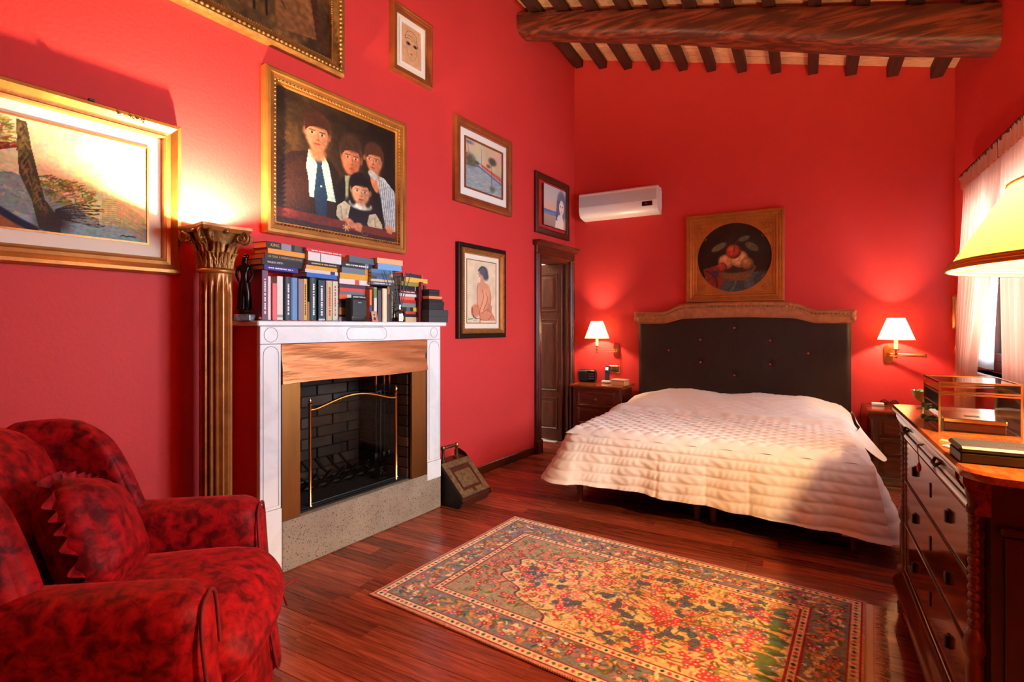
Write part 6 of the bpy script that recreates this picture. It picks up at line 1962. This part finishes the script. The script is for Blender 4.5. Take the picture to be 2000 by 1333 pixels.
# black boxes piled at the right end of the shelf
def bbox_(x0, x1, y0, y1, dep, D, label, lidm='satin_black', bm='satin_black', grp='black boxes'):
    u0, u1 = LW(x0, y1, dep)[0], LW(x1, y1, dep)[0]
    return u0, u1
zb = ZS
for (x0, x1, th, dep, D, label, bm) in ((838, 876, 25, .30, .068, 'wide dark grey box at the bottom of the pile on the mantel end', 'box_grey'),
                                   (838, 868, 16.5, .298, .066, 'black box second from the bottom of the mantel-end pile', 'satin_black'),
                                   (838, 865, 4.5, .296, .062, 'thin black box under the orange-edged one, mantel end', 'plastic_black'),
                                   (838, 864, 5.5, .296, .062, 'flat orange-edged box in the mantel-end pile', 'coral'),
                                   (838, 859, 13, .294, .056, 'small black box topmost of the mantel-end pile', 'satin_black')):
    u0, u1 = LW(x0, 600, dep)[0], LW(x1, 600, dep)[0]
    fw_ = (WL(u0, dep, 0)[0] * FW[0] + WL(u0, dep, 0)[1] * FW[1])
    H = th * fw_ / FPX
    t = thing('gift_box', label, 'box', WL((u0 + u1) / 2, dep - D / 2, zb), RZL, 'boxes at the mantel end')
    w_ = u1 - u0
    MB().box(-w_ / 2 + .002, w_ / 2 - .002, -D / 2 + .002, D / 2 - .002, 0, H * .6, .001).build('base', bm, t)
    MB().box(-w_ / 2, w_ / 2, -D / 2, D / 2, H * .45, H, .002).build('lid', bm, t)
    zb += H + .0003

# ------------------------------------------------------------------ rug
rp = Paint(520, 326, (222, 190, 132))
RWD_, RHT = 1.90, 1.20
ASP = RHT / RWD_
C_ = dict(cream=(224, 192, 132), red=(158, 34, 46), rose=(196, 60, 72), pink=(214, 122, 108), blue=(122, 128, 126), navy=(40, 52, 74), green=(96, 108, 52), ochre=(202, 146, 76), brown=(128, 84, 48), lilac=(150, 120, 130), pale=(228, 208, 164), steel=(84, 106, 118))
def rect(i0, i1, col):
    """band between insets given in metres"""
    d = np.minimum(np.minimum(rp.X * RWD_, (1 - rp.X) * RWD_), np.minimum(rp.Y * RHT, (1 - rp.Y) * RHT))
    m = (d >= i0) & (d < i1)
    rp.a[m] = col
rect(0, .012, (206, 140, 116)); rect(.012, .02, C_['red']); rect(.02, .052, C_['pale']); rect(.052, .06, C_['red'])
rect(.06, .195, C_['blue']); rect(.195, .203, C_['red']); rect(.203, .232, C_['pale']); rect(.232, .24, C_['red'])
def px(x): return x / RWD_
def py(y): return y / RHT
def flower(x, y, r, col, mid, n=5, out=None):
    for k in range(n):
        a = 2 * PI * k / n + x * 9
        X_, Y_ = x + r * .62 * math.cos(a), y + r * .62 * math.sin(a)
        if out: rp.ell(px(X_), py(Y_), px(r * .52), py(r * .52), out, soft=.1)
        rp.ell(px(X_), py(Y_), px(r * .40), py(r * .40), col, soft=.15)
    rp.ell(px(x), py(y), px(r * .30), py(r * .30), mid, soft=.1)
def leafp(x, y, L, a, col):
    rp.ell(px(x), py(y), px(L), py(L * .34), col, rot=a, soft=.1)
def guards(ins, step):
    pts = []
    x = ins
    while x < RWD_ - ins: pts += [(x, ins), (x, RHT - ins)]; x += step
    y = ins
    while y < RHT - ins: pts += [(ins, y), (RWD_ - ins, y)]; y += step
    for i, (x, y) in enumerate(pts):
        c = (C_['navy'], C_['rose'], C_['green'], C_['pink'])[(i // 2) % 4]
        r = .0105
        rp.poly([(px(x - r), py(y)), (px(x), py(y - r)), (px(x + r), py(y)), (px(x), py(y + r))], c)
guards(.036, .027); guards(.2175, .027)
R2 = random.Random(3)
# main border
def border_pt():
    while True:
        x, y = R2.uniform(.065, RWD_ - .065), R2.uniform(.065, RHT - .065)
        d = min(x, RWD_ - x, y, RHT - y)
        if .075 < d < .185: return x, y
for k in range(1300):
    x, y = border_pt(); leafp(x, y, R2.uniform(.013, .026), R2.uniform(0, PI), R2.choice((C_['ochre'], C_['ochre'], C_['pale'], C_['pink'], C_['brown'], C_['green'], C_['lilac'], (70, 84, 104))))
for k in range(330):
    x, y = border_pt(); flower(x, y, R2.uniform(.009, .015), R2.choice((C_['red'], C_['rose'], C_['rose'], C_['pale'], C_['pink'])), C_['pale'], 5, C_['navy'] if R2.random() < .4 else None)
# field: corner pieces at the left, scalloped arch
F0, F1x, F1y = .24, RWD_ - .24, RHT - .24
def arch_x(y):
    t = abs(y - RHT / 2) / (RHT / 2 - .24)
    return .36 + .46 * t ** 1.5 + .035 * math.sin(t * 17)
ax = np.vectorize(arch_x)(rp.Y * RHT)
inner = (rp.X * RWD_ > .24) & (rp.X * RWD_ < F1x) & (rp.Y * RHT > .24) & (rp.Y * RHT < F1y)
sp_ = inner & (rp.X * RWD_ < ax)
rp.a[sp_] = (158, 146, 116)
for k in range(420):
    y = R2.uniform(.25, F1y - .01); x = R2.uniform(.25, max(.26, arch_x(y) - .012))
    if R2.random() < .6: leafp(x, y, R2.uniform(.012, .024), R2.uniform(0, PI), R2.choice((C_['ochre'], C_['brown'], C_['pink'], C_['green'], C_['blue'])))
    else: flower(x, y, R2.uniform(.009, .016), R2.choice((C_['red'], C_['rose'], C_['pink'])), C_['pale'])
ys = [.25 + (F1y - .26) * k / 120 for k in range(121)]
rp.line([(px(arch_x(y)), py(y)) for y in ys], px(.010), (110, 40, 44)); rp.line([(px(arch_x(y) + .010), py(y)) for y in ys], px(.006), C_['pale'])
# branches sweeping out of the right end
def infield(x, y): return arch_x(y) + .02 < x < F1x - .01 and .255 < y < F1y - .015
for k in range(16):
    y0 = .30 + k * .042; x0 = F1x - .04 - R2.random() * .3
    pts = [(x0, y0)]
    a = PI + R2.uniform(-.7, .7)
    for q in range(7):
        a += R2.uniform(-.45, .45)
        nx_, ny_ = pts[-1][0] + .11 * math.cos(a), pts[-1][1] + .07 * math.sin(a)
        if not infield(nx_, ny_): break
        pts.append((nx_, ny_))
    if len(pts) > 2: rp.curve([(px(x), py(y)) for x, y in pts], px(.007), C_['brown'], .9)
for k in range(1900):
    x, y = R2.uniform(.36, F1x), R2.uniform(.25, F1y)
    if infield(x, y): leafp(x, y, R2.uniform(.010, .022), R2.uniform(0, PI), R2.choice((C_['green'], C_['ochre'], C_['ochre'], C_['brown'], C_['pink'], (150, 140, 66), C_['rose'], C_['steel'])))
for k in range(135):
    x, y = R2.uniform(.38, F1x), R2.uniform(.26, F1y)
    if not infield(x, y): continue
    c = R2.choice(('rose', 'rose', 'steel', 'steel', 'pink', 'lilac'))
    for q in range(R2.randint(4, 7)):
        fx_, fy_ = x + R2.gauss(0, .034), y + R2.gauss(0, .026)
        if infield(fx_, fy_): flower(fx_, fy_, R2.uniform(.012, .018), C_[c], C_['red'] if c == 'steel' else C_['pale'], 5, C_['navy'] if c == 'steel' else None)
for k in range(26):
    x, y = R2.uniform(.5, F1x - .1), R2.uniform(.27, F1y - .02); a = R2.uniform(-.5, .5); cc_ = R2.choice((C_['red'], C_['brown']))
    for q in range(7):
        for s_ in (-1, 1): leafp(x + q * .016 * math.cos(a) , y + q * .016 * math.sin(a) + s_ * .009, .006, a + s_ * .6, cc_)
for k in range(40):
    y = .26 + k * (F1y - .28) / 40
    leafp(F1x - .06 + R2.uniform(-.02, .02), y, R2.uniform(.025, .045), R2.uniform(-.35, .35), R2.choice((C_['green'], (70, 90, 60), C_['ochre'], C_['steel'])))
rp.noise((260, 160), .14)
c1_, c2_, c3_ = FL(1003, 1012), FL(728, 1165), FL(1685, 1180)
exx, exy = c3_[0] - c1_[0], c3_[1] - c1_[1]
rzr = math.atan2(exy, exx)
mx, my = (c2_[0] + c3_[0]) / 2, (c2_[1] + c3_[1]) / 2
rug = thing('persian_rug', 'cream floral oriental rug with a blue-grey border and white fringe', 'rug', (mx, my, 0.0005), rzr)
put('pile', rp.mesh('pile', RWD_, RHT, 'rug_pile', flat=True, warp=lambda x, y: .010 + .0012 * np.sin(x * 9) * np.sin(y * 7)), rug)
MB().box(-RWD_ / 2, RWD_ / 2, -RHT / 2, RHT / 2, 0, .0085).build('backing', 'fringe', rug)
MB().box(RWD_ / 2, RWD_ / 2 + .028, -RHT / 2 + .004, RHT / 2 - .004, 0, .006, .001).build('kilim_end', 'fringe', rug)
b = MB()
for k in range(330):
    y = -RHT / 2 + .004 + (RHT - .008) * k / 329
    a, c = R2.uniform(-.012, .012), R2.uniform(.025, .05)
    b.tube([(RWD_ / 2 + .027, y, .003), (RWD_ / 2 + .03 + c * .5, y + a * .4, .004 + R2.uniform(0, .003)), (RWD_ / 2 + .03 + c, y + a, .002)], [.0016, .0013, .0008], 4)
stuff(b.build('fringe', 'fringe', rug, smooth=180))
b = MB()
for k in range(190):
    x = -RWD_ / 2 + RWD_ * k / 189
    for s_ in (-1, 1): b.rbox(.0105, .010, .011, .004, 2, m=T(x, s_ * (RHT / 2 + .001), .0055))
stuff(b.build('overcast_edge', cmat((198, 140, 110)), rug))
